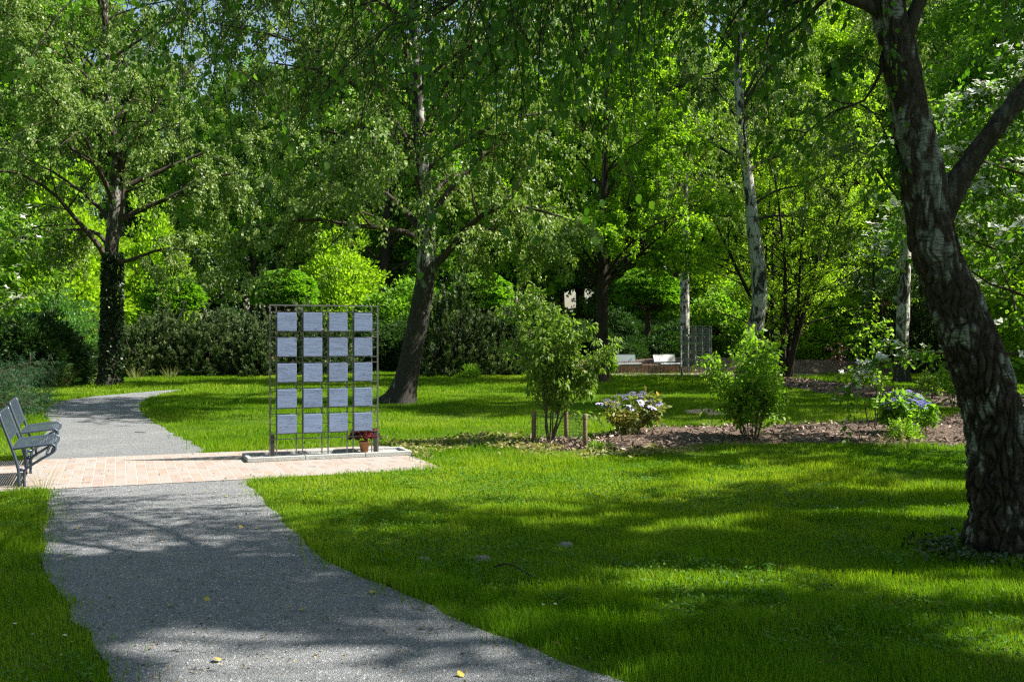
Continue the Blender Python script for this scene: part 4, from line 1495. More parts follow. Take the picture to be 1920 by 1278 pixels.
# --- slim white birch right of centre
d4 = 37.0
L4 = local(1405, 712, d4)
tr = [L4(1404, 716, 19), L4(1409, 670, 16.5), L4(1418, 610, 15), L4(1425, 560, 14.5), L4(1421, 500, 14), L4(1412, 430, 12), L4(1405, 360, 10.5), L4(1396, 290, 9.5), L4(1388, 220, 9), L4(1384, 150, 8), L4(1384, 80, 7), L4(1390, 10, 6), L4(1393, -100, 4.5), L4(1392, -250, 2)]
limbs = [([L4(1414, 415), L4(1440, 406), L4(1470, 405), L4(1515, 410), L4(1570, 430)], .06),
         ([L4(1408, 388), L4(1440, 365), L4(1475, 352), L4(1530, 350), L4(1590, 380)], .06),
         ([L4(1390, 210), L4(1410, 170), L4(1440, 130), L4(1480, 90), L4(1530, 60)], .085),
         ([L4(1386, 128), L4(1362, 124), L4(1335, 138), L4(1290, 145), L4(1230, 170)], .045),
         ([L4(1386, 70), L4(1410, 55), L4(1440, 20), L4(1480, -40)], .06),
         ([L4(1384, 110), L4(1340, 60), L4(1300, 25), L4(1260, 0)], .05),
         ([L4(1404, 300), L4(1425, 260), L4(1440, 200), L4(1450, 160)], .045)]
tm, cm = tree_mesh('slim_birch', M['bark_white'], M['birch_leaf'], tr, limbs,
                   cfg=dict(n_limb=20, z0=.36, z1=.97, len=[(0, 4.4), (.5, 4.6), (1, 1.5)], elev=(25, 50), limb_grav=.6, n_sec=8, sec_frac=.40, sec_grav=.6, n_tw=5, tw=(.6, 1.4), tw_grav=1.7,
                            per=112, leafkeep=lambda P, c_=clumps(7): c_(P) & ((np.abs(P[:, 0] - np.interp(P[:, 2], [0, 3, 6, 9, 14], [.1, .45, .05, -.3, -.3])) > .45) | (P[:, 1] > 0) | (rng.random(len(P)) < .12)), leaf=(.086, .064), jit=.11, hang=.6, up=.4, lr=.36, limb_mat=M['bark_limb']), seed=12)
plant('birch_tree', 'slim white barked birch with black marks behind the leafy shrub right of centre', 'tree', (tm, cm), on(1405, d4), group='birch trees')

# --- dark stemmed maple
d3 = 35.8
L3 = local(1127, 715, d3)
tr = [L3(1125, 718, 15), L3(1127, 690, 12.5), L3(1128, 620, 11.5), L3(1129, 545, 11), L3(1131, 500, 8.5), L3(1130, 420, 7), L3(1135, 300, 5.5), L3(1140, 150, 4), L3(1145, 0, 3), L3(1150, -120, 1.5)]
limbs = []
for (pts, r) in [([(1127, 545), (1095, 512), (1060, 490), (1010, 470), (960, 470)], .07), ([(1127, 540), (1100, 495), (1070, 455), (1030, 410), (985, 390)], .075), ([(1131, 545), (1165, 505), (1200, 478), (1250, 462), (1320, 462)], .07),
                 ([(1131, 538), (1155, 490), (1185, 440), (1215, 390), (1240, 330)], .08), ([(1130, 530), (1145, 480), (1165, 420), (1185, 360), (1200, 290)], .07), ([(1129, 525), (1110, 460), (1090, 390), (1075, 320)], .07),
                 ([(1130, 535), (1170, 500), (1230, 450), (1280, 400), (1330, 370)], .06), ([(1129, 520), (1130, 470), (1140, 430), (1150, 420)], .06)]:
    dd = rng.normal() * 1.2
    limbs.append(([L3(p[0], p[1], None, dd * k / 3) for k, p in enumerate(pts)], r))
for k in range(5):
    a = -1.2 + k * .6 + (3.14 if k % 2 else 0)
    limbs.append(([(0.05, 0, 3.5 + .1 * k), (1.2 * math.sin(a), 1.2 * math.cos(a), 4.6), (2.6 * math.sin(a), 2.6 * math.cos(a), 5.3), (4.2 * math.sin(a), 4.2 * math.cos(a), 5.6)], .06))
tm, cm = tree_mesh('maple', M['bark_dark'], M['maple_leaf'], tr, limbs,
                   cfg=dict(n_limb=24, z0=.38, z1=.97, len=[(0, 4.6), (.5, 4.6), (1, 1.8)], elev=(25, 55), limb_grav=.15, n_sec=9, sec_frac=.42, sec_grav=.1, n_tw=6, tw=(.4, .9), tw_grav=.3, flat=.5,
                            per=66, leafkeep=clumps(9, .54), leaf=(.095, .082), jit=.12, hang=.25, up=1.3, lr=.4), seed=13)
plant('maple_tree', 'dark stemmed maple with fanned low branches, left of the far benches', 'tree', (tm, cm), on(1127, d3))
maple_meshes = (tm, cm)

# --- generic trees of the wood, three kinds
WOOD = {}


def wood(key, bark, leafm, h, r, base, leaf, seed, per=26, elev=(15, 50), hang=.3, grav=.5, rad=5.0, n_limb=34, leafkeep=None):
    tr = [(0, 0, 0, r * 1.15), (.05, .03, h * .12, r), (.15 * math.sin(seed), .1, h * .3, r * .85), (.25 * math.sin(seed), .2, h * .55, r * .6), (.2, .2 * math.cos(seed), h * .8, r * .32), (.2, .1, h, r * .08)]
    if leafkeep is None:
        leafkeep, per = clumps(seed, .55, .6), int(per * 1.6)
    WOOD[key] = tree_mesh('wood_' + key, bark, leafm, tr, (), cfg=dict(n_limb=n_limb, z0=base / h, z1=.98, len=[(0, rad * .9), (.35, rad), (.7, rad * .75), (1, rad * .25)], elev=elev, limb_grav=.25, n_sec=8,
                          sec_frac=.46, sec_grav=.3, n_tw=6, tw=(.6, 1.3), tw_grav=grav, per=per, leaf=leaf, jit=.16, hang=hang, up=.7, lr=.34, rings=30, sides=12, wob=.14, leafkeep=leafkeep), seed=seed)


wood('ash', M['bark_dark'], M['wood_leaf'], 17.0, .30, 3.6, (.145, .105), 21, per=34, rad=5.4)
wood('lime', M['bark_mid'], M['lime_leaf'], 16.0, .28, 3.2, (.135, .11), 22, per=33, rad=5.2)
wood('blue', M['bark_left'], M['blue_leaf'], 17.5, .26, 3.4, (.14, .10), 23, per=32, hang=.6, grav=1.5, rad=4.6)
wood('low', M['bark_dark'], M['wood_leaf'], 11.0, .22, 1.2, (.145, .11), 24, per=32, rad=4.6, n_limb=30)
wood('far', M['bark_dark'], M['dark_leaf'], 17.0, .30, 2.4, (.24, .18), 25, per=18, rad=6.0)

HEDGE = []
FOREST = [  # kind, px, d, scale, label
    ('blue', 1838, 47, 1.0, 'tall blue green tree behind the leaning birch at the upper right'),
    ('lime', 1260, 54, 1.15, 'tall bright yellow green tree standing behind the dark maple'),
    ('lime', 1560, 55, 1.1, 'yellow green tree between the slim white birch and the leaning birch'),
    ('ash', 718, 54, 1.1, 'dark stemmed tree seen just left of the middle birch trunk'),
    ('ash', 480, 56, 1.05, 'dark green tree with a visible stem behind the ball tree at the memorial screen'),
    ('low', -70, 44, .9, 'low dark green tree at the left edge behind the fir shrub'),
    ('lime', 330, 62, .75, 'bright green tree showing behind the ivy covered birch'),
    ('ash', 90, 52, 1.0, 'tall green tree behind the left birch, above the yellow green shrub'),
    ('lime', 640, 64, .8, 'sunlit light green tree glimpsed above the memorial screen'),
    ('ash', 860, 60, 1.05, 'green tree right behind the middle birch crown'),
    ('lime', 1090, 64, 1.1, 'tall green tree behind the left side of the maple crown'),
    ('low', 1330, 58, .85, 'low green tree above the far memorial screen'),
    ('lime', 1420, 60, 1.0, 'green tree behind the slim white birch'),
    ('low', 1600, 62, .9, 'low green tree behind the flowering shrub at the right'),
    ('ash', 1700, 60, 1.0, 'green tree showing left of the leaning birch trunk, behind the narrow birch'),
    ('lime', 1930, 42, .75, 'light green tree at the right edge under the dogwood'),
    ('blue', 250, 58, 1.1, 'grey green tree rising behind the upper left birch crown'),
    ('low', 1160, 60, .75, 'low green tree behind the pair of far benches'),
    ('low', 1480, 56, .7, 'low green tree behind the dark multi stemmed hornbeam'),
    ('ash', 20, 58, 1.15, 'tall green tree in the upper left corner behind the left birch'),
    ('ash', 990, 60, 1.5, 'very tall green tree high behind the space between middle birch and maple'),
    ('lime', 1500, 62, 1.5, 'very tall light green tree high behind the slim white birch'),
    ('ash', 1760, 60, 1.45, 'very tall green tree high behind the leaning birch'),
    ('low', 780, 58, .62, 'low green tree behind the base of the middle birch'),
]
cats = {'blue': 'broadleaf_tree', 'lime': 'broadleaf_tree', 'ash': 'broadleaf_tree', 'low': 'broadleaf_tree'}
for i, (k, px, d, s, lb) in enumerate(FOREST):
    if d >= 50:
        s, d = s * (60 + (d - 50) * .7) / d, 60 + (d - 50) * .7
    plant('broadleaf_tree', lb, 'tree', WOOD[k], on(px, d), rng.random() * 6.28, s * (1 + .08 * rng.normal()), 'trees of the park wood')
far = [(-60, 78), (90, 84), (215, 80), (300, 92), (450, 98), (600, 84), (700, 92), (800, 82), (900, 90), (1050, 96), (1130, 82), (1240, 88), (1340, 80), (1450, 86), (1560, 82), (1680, 88), (1800, 80), (1930, 84), (2040, 80)]
for i, (px, d) in enumerate(far):
    plant('broadleaf_tree', 'dark green tree in the far row at the back of the park', 'tree', WOOD['far'], on(px, d), rng.random() * 6.28, 1.15 + .35 * rng.random(), 'far row of dark trees')

for (px, d, sc) in [(-40, 72, 1.6), (120, 74, 1.5), (240, 70, 1.4), (470, 76, 1.1), (560, 72, 1.3), (640, 78, 1.5), (760, 74, 1.4), (860, 76, 1.3), (920, 82, 1.2), (1040, 78, 1.25), (1130, 74, 1.4), (1230, 76, 1.5), (1330, 72, 1.5), (1440, 76, 1.5),
                    (1540, 72, 1.5), (1640, 76, 1.6), (1760, 72, 1.6), (1880, 74, 1.5), (1990, 72, 1.5)]:
    HEDGE.append((px, d, sc))

# unseen trees left, behind and far right, added to block low sky light
for (x, y, k, sc) in [(-17, 6, 'ash', 1.0), (-19, 15, 'lime', 1.0), (-15, -4, 'ash', 1.05), (-8, -11, 'ash', 1.0), (1, -15, 'ash', 1.1), (-22, 24, 'ash', 1.1), (31, 6, 'ash', 1.1), (33, 15, 'ash', 1.1),
                      (32, 25, 'ash', 1.1), (28, -6, 'ash', 1.0), (-26, 2, 'ash', 1.2), (-24, -12, 'ash', 1.2), (-12, -22, 'ash', 1.2), (4, -26, 'ash', 1.2), (36, 36, 'ash', 1.2)]:
    plant('broadleaf_tree', 'broad green tree of the ring added round the lawn to dim sky light, outside the view', 'tree', WOOD[k], (x, y, 0), rng.random() * 6.28, sc, 'trees round the lawn outside the view')

# trees that stand right of the frame and shade the lawn
for (x, y, h, rad, sd_, lb) in [(10.6, 6.2, 14.5, 4.8, 41, 'broad green tree outside the right edge, shading the front lawn'),
                               (15.0, 9.2, 13.0, 3.6, 42, 'slender green tree outside the right edge, shading the lawn before the mulch bed')]:
    wood('shade', M['bark_dark'], M['wood_leaf'], h, .24, 3.2, (.14, .11), sd_, per=26, rad=rad, leafkeep=gaps((x, y, 0)))
    plant('broadleaf_tree', lb, 'tree', WOOD['shade'], (x, y, 0), 0, 1.0, 'trees of the park wood')
for (k, x, y, s, lb) in [('ash', 14.5, 23.5, .95, 'broad green tree outside the right edge, shading the middle lawn'),
                         ('ash', 17.2, 31.0, .95, 'broad green tree beyond the leaning birch, shading the lawn before the maple')]:
    plant('broadleaf_tree', lb, 'tree', WOOD[k], (x, y, 0), rng.random() * 6, s, 'trees of the park wood')

# far birches with visible stems
for (px, d, h, r, lb, lean) in [(1283, 50, 16, .25, 'straight grey birch stem right behind the far memorial screen', .1), (1692, 36, 14, .22, 'narrow birch stem between the dwarf pines and the leaning birch', .25)]:
    tr = [(0, 0, 0, r * 1.1), (.02, 0, 2, r), (lean * .5, 0, 5, r * .85), (lean, 0, 9, r * .55), (lean, .1, h, .03)]
    tm, cm = tree_mesh('far_birch', M['bark_white'], M['birch_leaf'], tr, (), cfg=dict(n_limb=22, z0=.40, len=[(0, 3.6), (.5, 3.6), (1, 1.2)], elev=(25, 50), n_sec=7, n_tw=5, tw=(.6, 1.3), tw_grav=1.6,
                       per=36, leaf=(.10, .075), hang=.6, rings=40, sides=16, limb_mat=M['bark_limb']), seed=int(px))
    plant('birch_tree', lb, 'tree', (tm, cm), on(px, d), rng.random(), group='birch trees')

# hornbeam with many stems
d6 = 39.0
n = 9
az = np.arange(n) * 2.4
P0 = np.stack([.32 * np.cos(az), .32 * np.sin(az), 0 * az], 1)
D0 = np.stack([.22 * np.cos(az), .22 * np.sin(az), 0 * az + 1], 1)
tm, cm = tree_mesh('hornbeam', M['bark_dark'], M['lime_leaf'], None, (), extra=[(P0, D0, 7.5 + 2 * rng.random(n), -.05, np.full(n, .11))],
                   cfg=dict(n_sec=16, sec_frac=.42, sec_t0=.14, sec_grav=.35, n_tw=7, tw=(.4, .9), tw_grav=.35, flat=.65, per=34, leaf=(.088, .060), jit=.09, hang=.2, up=1.6, wob=.06))
plant('hornbeam_tree', 'multi stemmed dark hornbeam with layered yellow green sprays right of the slim birch', 'tree', (tm, cm), on(1466, d6), .4)


# ------------------------------------------------------------------ shrubs
def dome(name, rx, rz, ncl, per, leaf, mat, cl=.16, up=.5, z0=0.0, lump=.25, outw=.7, seed=1, shape=KITE, flat=1.0, low=-.1, inner=.25, freq=1.6):
    d = rdir(int(ncl * 1.6))
    d = d[d[:, 2] > low][:ncl]
    n = len(d)
    r = 1 + lump * 2 * (vnoise(d * freq * 1.5 + seed * 9.1, seed) - .5)
    deep = rng.random(n) < inner
    r = r * np.where(deep, .55 + .35 * rng.random(n), .9 + .14 * rng.random(n))
    C = d * np.array([rx, rx, rz]) * r[:, None] + np.array([0, 0, z0])
    C[:, 2] = np.maximum(C[:, 2], .06)
    idx = np.repeat(np.arange(n), per)
    o = rdir(len(idx)) * np.array([1, 1, flat])
    P = C[idx] + o * (cl * rng.random(len(idx)) ** .6)[:, None]
    P[:, 2] = np.maximum(P[:, 2], .03)
    D = unit(d[idx] * outw + o * .8 + rdir(len(idx)) * .4)
    sc = .7 + .6 * rng.random(len(idx))
    rn = np.clip(.3 * rng.random(n)[idx] + .7 * rng.random(len(idx)), 0, 1)
    return leaf_mesh(name, P, D, leaf[0] * sc, leaf[1] * sc, mat, up, shape, 0, rn)


def stems(name, n, h, spread, r, mat, seed=1, base=.1):
    az = np.arange(n) * 2.399 + seed
    P0 = np.stack([base * np.cos(az), base * np.sin(az), 0 * az], 1)
    D0 = np.stack([spread * np.cos(az), spread * np.sin(az), 0 * az + 1], 1)
    pl = grow(P0, D0, h * (.8 + .4 * rng.random(n)), 8, 0, .12)
    v, f = tubes(pl, np.full((n, 1), r) * (1 - .6 * np.linspace(0, 1, 8))[None], 6)
    P, D, L, i, t = spawn(pl, np.full(n, h), 5, .3, 1, 30, 60, .4, .4, .1)
    p2 = grow(P, D, L, 6, .1, .15)
    v2, f2 = tubes(p2, np.full((len(P), 1), r * .5) * (1 - .6 * np.linspace(0, 1, 6))[None], 5)
    return mesh_np(name, np.concatenate([v, v2]), np.concatenate([f, f2 + len(v)]), mat, smooth=True)


# dwarf pines: upright shoots ringed with needles
def pine(name, rx, rz, nsh, seed):
    d = rdir(int(nsh * 1.7))
    d = d[d[:, 2] > -.05][:nsh]
    n = len(d)
    r = 1 + 1.0 * (vnoise(d * 2.6 + seed * 5.3, seed) - .5)
    r = r * np.where(rng.random(n) < .15, .6 + .3 * rng.random(n), .84 + .22 * rng.random(n))
    C = d * np.array([rx, rx, rz]) * r[:, None] - np.array([0, 0, .15])
    ax = unit(d * .85 + np.array([0, 0, .9]) + rdir(n) * .38)
    L = .30 + .30 * rng.random(n)
    per = 64
    idx = np.repeat(np.arange(n), per)
    t = rng.random(len(idx)) ** .7
    P = C[idx] + ax[idx] * (t * L[idx])[:, None]
    D = unit(ax[idx] * 1.0 + rdir(len(idx)) * .75)
    rn = np.clip(.30 * rng.random(n)[idx] + .20 * rng.random(len(idx)) + .55 * t ** 2, 0, 1)
    P[:, 2] = np.maximum(P[:, 2], .04)
    return leaf_mesh(name, P, D, .135 * (.7 + .6 * rng.random(len(idx))), .034, M['pine_needle'], 0, NEEDLE, 0, rn)


PINE = [(pine('pine_foliage', 1.3, 2.3, 520, s), stems('pine_stems', 7, 1.7, .5, .04, M['bark_dark'], s)) for s in (1, 2)]
for (px, d, sx, sz, v, lb) in [
        (215, 41.5, 1.0, 1.15, 0, 'dwarf pine at the foot of the ivy covered birch'),
        (268, 40.6, .95, .85, 1, 'grey green dwarf pine in front of the ivy covered birch, right of the fir shrub'),
        (330, 42.5, 1.1, 1.2, 0, 'tall dwarf pine below the leftmost ball tree'),
        (375, 41.0, 1.0, .85, 1, 'dwarf pine at the lawn edge under the gap of sky'),
        (425, 42.6, 1.1, 1.15, 0, 'dark dwarf pine between the leftmost ball tree and the memorial screen'),
        (470, 41.2, .9, .95, 1, 'dwarf pine just left of the memorial screen'),
        (530, 42.2, 1.0, 1.05, 0, 'dwarf pine seen through the left half of the memorial screen'),
        (600, 42.8, 1.0, .95, 1, 'dwarf pine seen through the right half of the memorial screen'),
        (838, 41.0, 1.1, 1.15, 1, 'pale dwarf pine right of the middle birch trunk'),
        (905, 42.4, 1.1, 1.05, 0, 'dark dwarf pine below the right ball tree'),
        (965, 43.0, 1.0, .85, 1, 'dwarf pine behind the staked shrub'),
        (1660, 46.5, 1.1, 1.1, 0, 'dark dwarf pine behind the young maple sapling'),
        (1722, 44.5, 1.2, 1.35, 1, 'sunlit dwarf pine left of the leaning birch trunk'),
        (1778, 46.0, 1.1, 1.2, 0, 'dwarf pine half hidden by the leaning birch trunk'),
        (1880, 44.0, 1.3, 1.5, 1, 'dwarf pine at the right edge beyond the leaning birch')]:
    plant('dwarf_pine', lb, 'shrub', PINE[v], on(px, d), rng.random() * 6.28, (sx * (.85 + .3 * rng.random()), sx, sz * (.72 + .45 * rng.random())), 'dwarf pines along the lawn edge', ('foliage', 'stem'))

# dark evergreens behind
EV = [(dome('evergreen_foliage', 1.8, 2.6, 1500, 16, (.17, .07), M['dark_leaf'], .22, .6, 0, .3, seed=s), stems('evergreen_stems', 7, 1.8, .5, .05, M['bark_dark'], s)) for s in (3, 4)]
for (px, d, sx, sz, v, lb) in [
        (690, 50, 1.1, .9, 0, 'dark evergreen shrub behind the right edge of the memorial screen'), (745, 47, 1.0, .75, 1, 'dark evergreen shrub left of the middle birch base'),
        (870, 49, 1.1, .95, 0, 'dark evergreen shrub behind the pale dwarf pine'), (1010, 53, 1.0, .85, 1, 'dark evergreen shrub behind the top of the staked shrub'),
        (1085, 55, 1.2, .95, 0, 'dark evergreen shrub just left of the maple stem'), (1165, 57, 1.2, 1.0, 1, 'dark evergreen shrub right of the maple stem, behind the grey bench'),
        (1240, 57, 1.2, .95, 0, 'dark evergreen shrub behind the bright bench'), (1310, 57, 1.1, .8, 1, 'dark evergreen shrub behind the far memorial screen'),
        (1375, 56, 1.1, .8, 0, 'dark evergreen shrub left of the slim birch stem'), (1530, 57, 1.2, .95, 1, 'dark evergreen shrub right of the hornbeam stems'),
        (1590, 53, 1.2, 1.05, 0, 'dark evergreen shrub left of the white flowering shrub'), (1690, 54, 1.2, 1.1, 1, 'dark evergreen shrub behind the sunlit dwarf pine'),
        (1178, 49.5, .9, .62, 0, 'low dark evergreen shrub close behind the grey bench'), (1252, 50, .95, .66, 1, 'low dark evergreen shrub close behind the bright bench'),
        (120, 47, 1.1, .9, 1, 'dark evergreen shrub behind the fir shrub'), (55, 33, 1.0, .9, 0, 'dark evergreen shrub above the juniper at the left edge'), (445, 49, 1.1, .95, 1, 'dark evergreen shrub behind the dwarf pines left of the memorial screen')]:
    plant('evergreen_shrub', lb, 'shrub', EV[v], on(px, d), rng.random() * 6.28, (sx, sx, sz), 'dark evergreen shrubs at the back', ('foliage', 'stem'))

for (px, d, sc) in HEDGE:
    plant('evergreen_shrub', 'broad dark evergreen in the rearmost hedge line under the far trees', 'shrub', EV[0], on(px, d), rng.random() * 6.28, (sc * 1.5, sc * 1.5, sc * 1.15), 'evergreens of the rear hedge line', ('foliage', 'stem'))

# light green shrubs between
LS = (dome('light_foliage', 2.2, 4.6, 900, 30, (.15, .11), M['lime_leaf'], .42, .9, .4, .4, seed=6, flat=.5, inner=.35), stems('light_stems', 8, 3.6, .4, .05, M['bark_dark'], 6))
GS = (dome('green_foliage', 2.1, 4.0, 900, 26, (.15, .11), M['wood_leaf'], .40, .9, .3, .4, seed=7, flat=.6, inner=.35), stems('green_stems', 8, 3.2, .4, .05, M['bark_dark'], 7))
for (px, d, s, m, lb) in [
        (112, 45, (1.2, 1.2, 1.6), LS, 'yellow green shrub left of the ivy covered birch'), (285, 50, (1.0, 1.0, 1.45), LS, 'bright green shrub between the ivy covered birch and the leftmost ball tree'),
        (632, 54, (1.1, 1.1, 1.35), LS, 'light green shrub rising above the memorial screen'), (770, 52, (1.1, 1.1, 1.0), GS, 'green shrub behind the middle birch stem'),
        (1330, 60, (1.3, 1.3, 1.2), LS, 'light green shrub above the copper bush'), (1540, 47, (1.0, 1.0, .85), LS, 'light green shrub right of the hornbeam'),
        (1390, 52, (1.1, 1.1, 1.0), GS, 'green shrub behind the slim birch stem'), (20, 50, (1.3, 1.3, 1.2), GS, 'green shrub at the left edge behind the low tree'), (1235, 64, (1.3, 1.3, 1.1), GS, 'green shrub behind the far benches'),
        (1850, 50, (1.3, 1.3, 1.3), GS, 'green shrub behind the leaning birch at the right'), (1940, 36, (1.1, 1.1, 1.0), LS, 'light green shrub at the right edge below the dogwood')]:
    plant('leafy_shrub', lb, 'shrub', m, on(px, d), rng.random() * 6.28, s, 'tall leafy shrubs', ('foliage', 'stem'))


# ball crowned trees
def ball(seed):
    n = 760
    d = rdir(int(n * 1.6))
    d = d[d[:, 2] > -.42][:n]
    n = len(d)
    lay = 1 + .16 * (vnoise(d * 3.4 + seed * 3.7, seed) - .5) + .05 * np.sin(d[:, 2] * 16)
    r = lay * np.where(rng.random(n) < .25, .7 + .2 * rng.random(n), .93 + .09 * rng.random(n))
    C = d * np.array([1.28, 1.28, 1.0]) * r[:, None]
    per = 24
    idx = np.repeat(np.arange(n), per)
    o = rdir(len(idx)) * np.array([1, 1, .45])
    P = C[idx] + o * (.17 * rng.random(len(idx)) ** .6)[:, None]
    D = unit(d[idx] * np.array([1, 1, .2]) + o * .7 - np.array([0, 0, .45]))
    sc = .7 + .6 * rng.random(len(idx))
    cr = leaf_mesh('ball_crown', P + np.array([0, 0, 3.30]), D, .13 * sc, .07 * sc, M['ball_leaf'], .9)
    n = 16
    az = np.arange(n) * 2.399
    pl = grow(np.tile([0, 0, 2.45], (n, 1)), np.stack([np.cos(az), np.sin(az), .3 + .8 * rng.random(n)], 1), 1.05, 6, 0, .12)
    v, f, _, _ = trunk_verts([(0, 0, 0, .15), (.02, 0, 1.2, .13), (0, .02, 2.1, .125), (0, 0, 2.6, .15)], 24, 14, .3, .06, seed)
    v = v.reshape(-1, 3)
    v2, f2 = tubes(pl, np.full((n, 1), .05) * (1 - .7 * np.linspace(0, 1, 6))[None], 6)
    return mesh_np('ball_trunk', np.concatenate([v, v2]), np.concatenate([f, f2 + len(v)]), M['bark_mid'], smooth=True), cr


BALL = [ball(1), ball(2)]
for (px, d, s, v, lb) in [(326, 46.5, 1.02, 0, 'ball crowned tree between the ivy covered birch and the gap of sky'), (533, 46, 1.08, 1, 'ball crowned tree above the left corner of the memorial screen'),
                          (706, 53, .86, 0, 'shaded ball crowned tree left of the middle birch stem'), (902, 46, 1.05, 1, 'sunlit ball crowned tree right of the middle birch, beside the sky gap'),
                          (1214, 52, 1.18, 0, 'ball crowned tree above the far benches, right of the maple')]:
    plant('ball_tree', lb, 'tree', BALL[v], on(px, d), rng.random() * 6.28, s, 'ball crowned trees')

# fir like shrub, juniper at the left
fir = (dome('fir_foliage', 1.4, 3.0, 420, 60, (.15, .05), M['fir'], .42, 1.5, 0, .75, 1.1, 8, KITE, .22), stems('fir_stems', 6, 2.4, .4, .05, M['bark_mid'], 3))
plant('fir_shrub', 'light green fir shrub with flat layered sprays left of the path bend', 'shrub', fir, on(118, 39.5), .3, (1.0, 1.0, 1.0), None, ('foliage', 'stem'))
n = 46
az = rng.random(n) * 6.28
P0 = np.stack([.25 * np.cos(az), .25 * np.sin(az), .1 + 1.5 * rng.random(n)], 1)
D0 = np.stack([np.cos(az), np.sin(az), .55 + .5 * rng.random(n)], 1)
tm, cm = tree_mesh('juniper', M['bark_mid'], M['juniper'], None, (), extra=[(P0, D0, 1.25 + .5 * rng.random(n), .75, np.full(n, .015))],
                   cfg=dict(n_sec=14, sec_frac=.34, sec_t0=.1, sec_grav=.25, n_tw=4, tw=(.10, .25), tw_grav=.2, per=9, leaf=(.085, .012), jit=.015, hang=.1, up=0, shape=NEEDLE, tw_ang=(15, 40)))
for (px, d, s, lb) in [(-6, 20.5, .66, 'feathery dark green juniper at the left edge behind the benches'), (-60, 17.5, .7, 'dark juniper cut by the left edge of the view')]:
    plant('juniper_shrub', lb, 'shrub', (cm, tm), on(px, d), rng.random(), s, 'feathery junipers', ('foliage', 'stem'))


# dogwoods with white bracts in flat tiers
def dogwood(seed, h, rad, nl=18, rate=.2):
    tr = [(0, 0, 0, .09), (.05, 0, h * .4, .07), (0, .05, h * .75, .045), (0, 0, h, .015)]
    tm, cm = tree_mesh('dogwood', M['bark_mid'], M['kousa_leaf'], tr, (), cfg=dict(n_limb=nl, z0=.22, len=[(0, rad), (.6, rad * .9), (1, rad * .35)], elev=(5, 30), limb_grav=.15, n_sec=8, sec_frac=.5, flat=.85, sec_grav=.1,
                       n_tw=5, tw=(.15, .4), tw_grav=.1, per=11, leaf=(.085, .05), jit=.06, hang=.3, up=1.2, shape=OVATE, fold=.12, rings=30, sides=12), seed=seed)
    co = np.empty(len(cm.vertices) * 3, np.float32)
    cm.vertices.foreach_get('co', co)
    P = co.reshape(-1, 8, 3)[:, 0]
    pick = P[(vnoise(P * 2.2 + seed, seed) > .55)]
    pick = pick[rng.random(len(pick)) < rate]
    m = len(pick)
    c = np.repeat(pick + np.array([0, 0, .07]), 4, 0)
    a = np.repeat(rng.random(m) * 6.28, 4) + np.tile(np.arange(4) * np.pi / 2, m)
    tl = np.repeat(rng.normal(size=(m, 2)) * .45 + np.array([0, -.25]), 4, 0)
    D = np.stack([np.cos(a), np.sin(a), .15 + np.cos(a) * tl[:, 0] + np.sin(a) * tl[:, 1]], 1)
    S = np.stack([-np.sin(a), np.cos(a), -np.sin(a) * tl[:, 0] + np.cos(a) * tl[:, 1]], 1)
    bl = leaf_mesh('dogwood_bracts', c, D, .062, .042, M['white_bract'], 0, KITE, 0, None, S)
    return tm, cm, bl


DW = [dogwood(31, 5.0, 2.0, 24, .55), dogwood(32, 4.6, 1.8, 18, .15)]
for (px, d, s, v, lb) in [(1945, 14.2, 1.06, 0, 'flowering dogwood with white bracts in tiers at the right edge'), (-150, 17.5, 1.08, 1, 'flowering dogwood with white bracts at the left edge'),
                          (1640, 46, 1.15, 0, 'pale flowering dogwood beyond the young maple sapling')]:
    t = thing('dogwood_tree', lb, 'tree', on(px, d), rng.random() * 6.28, 'flowering dogwoods', s)
    obj('trunk', DW[v][0], t)
    obj('crown', DW[v][1], t)
    tag(obj('blossom', DW[v][2], t), kind='stuff')

# the staked shrub in front
n = 8
az = np.arange(n) * 2.399
P0 = np.stack([.05 * np.cos(az), .05 * np.sin(az), 0 * az], 1)
D0 = np.stack([.20 * np.cos(az), .20 * np.sin(az), 0 * az + 1], 1)
tm, cm = tree_mesh('staked_shrub', M['stem'], M['bush_leaf'], None, (), extra=[(P0, D0, 1.6 + .7 * rng.random(n), .05, np.full(n, .018))],
                   cfg=dict(n_sec=15, sec_frac=.36, sec_t0=.26, sec_grav=.0, n_tw=6, tw=(.08, .22), tw_grav=.2, tw_up=.2, per=11, leaf=(.078, .036), jit=.04, hang=.42, up=.5, shape=OVATE, fold=.2, wob=.09, twig_r=.0025))
plant('staked_shrub', 'open leafy shrub with drooping leaves and bare stems inside the wire guard', 'shrub', (tm, cm), SB - np.array([.13, 0, 0]), .8, (.82, .86, .98), None, ('stem', 'foliage'))

# rounded shrub right of centre
p = at(1408, 826)
n = 13
az = np.arange(n) * 2.399
P0 = np.stack([.10 * np.cos(az), .08 * np.sin(az), 0 * az], 1)
D0 = np.stack([.22 * np.cos(az), .22 * np.sin(az), 0 * az + 1], 1)
tm, cm = tree_mesh('round_shrub', M['stem'], M['shrub_leaf'], None, (), extra=[(P0, D0, .95 + .70 * rng.random(n), .05, np.full(n, .011))],
                   cfg=dict(n_sec=9, sec_frac=.36, sec_t0=.16, sec_grav=.05, n_tw=4, tw=(.10, .24), tw_grav=.2, tw_up=.3, per=9, leaf=(.075, .042), jit=.03, hang=.3, up=.8, shape=OVATE, fold=.15, wob=.08, twig_r=.002))
plant('leafy_bush', 'light green upright bush with fresh shoots on the mulch bed, before the slim birch', 'shrub', (tm, cm), p, 0, 1.0, None, ('stem', 'foliage'))


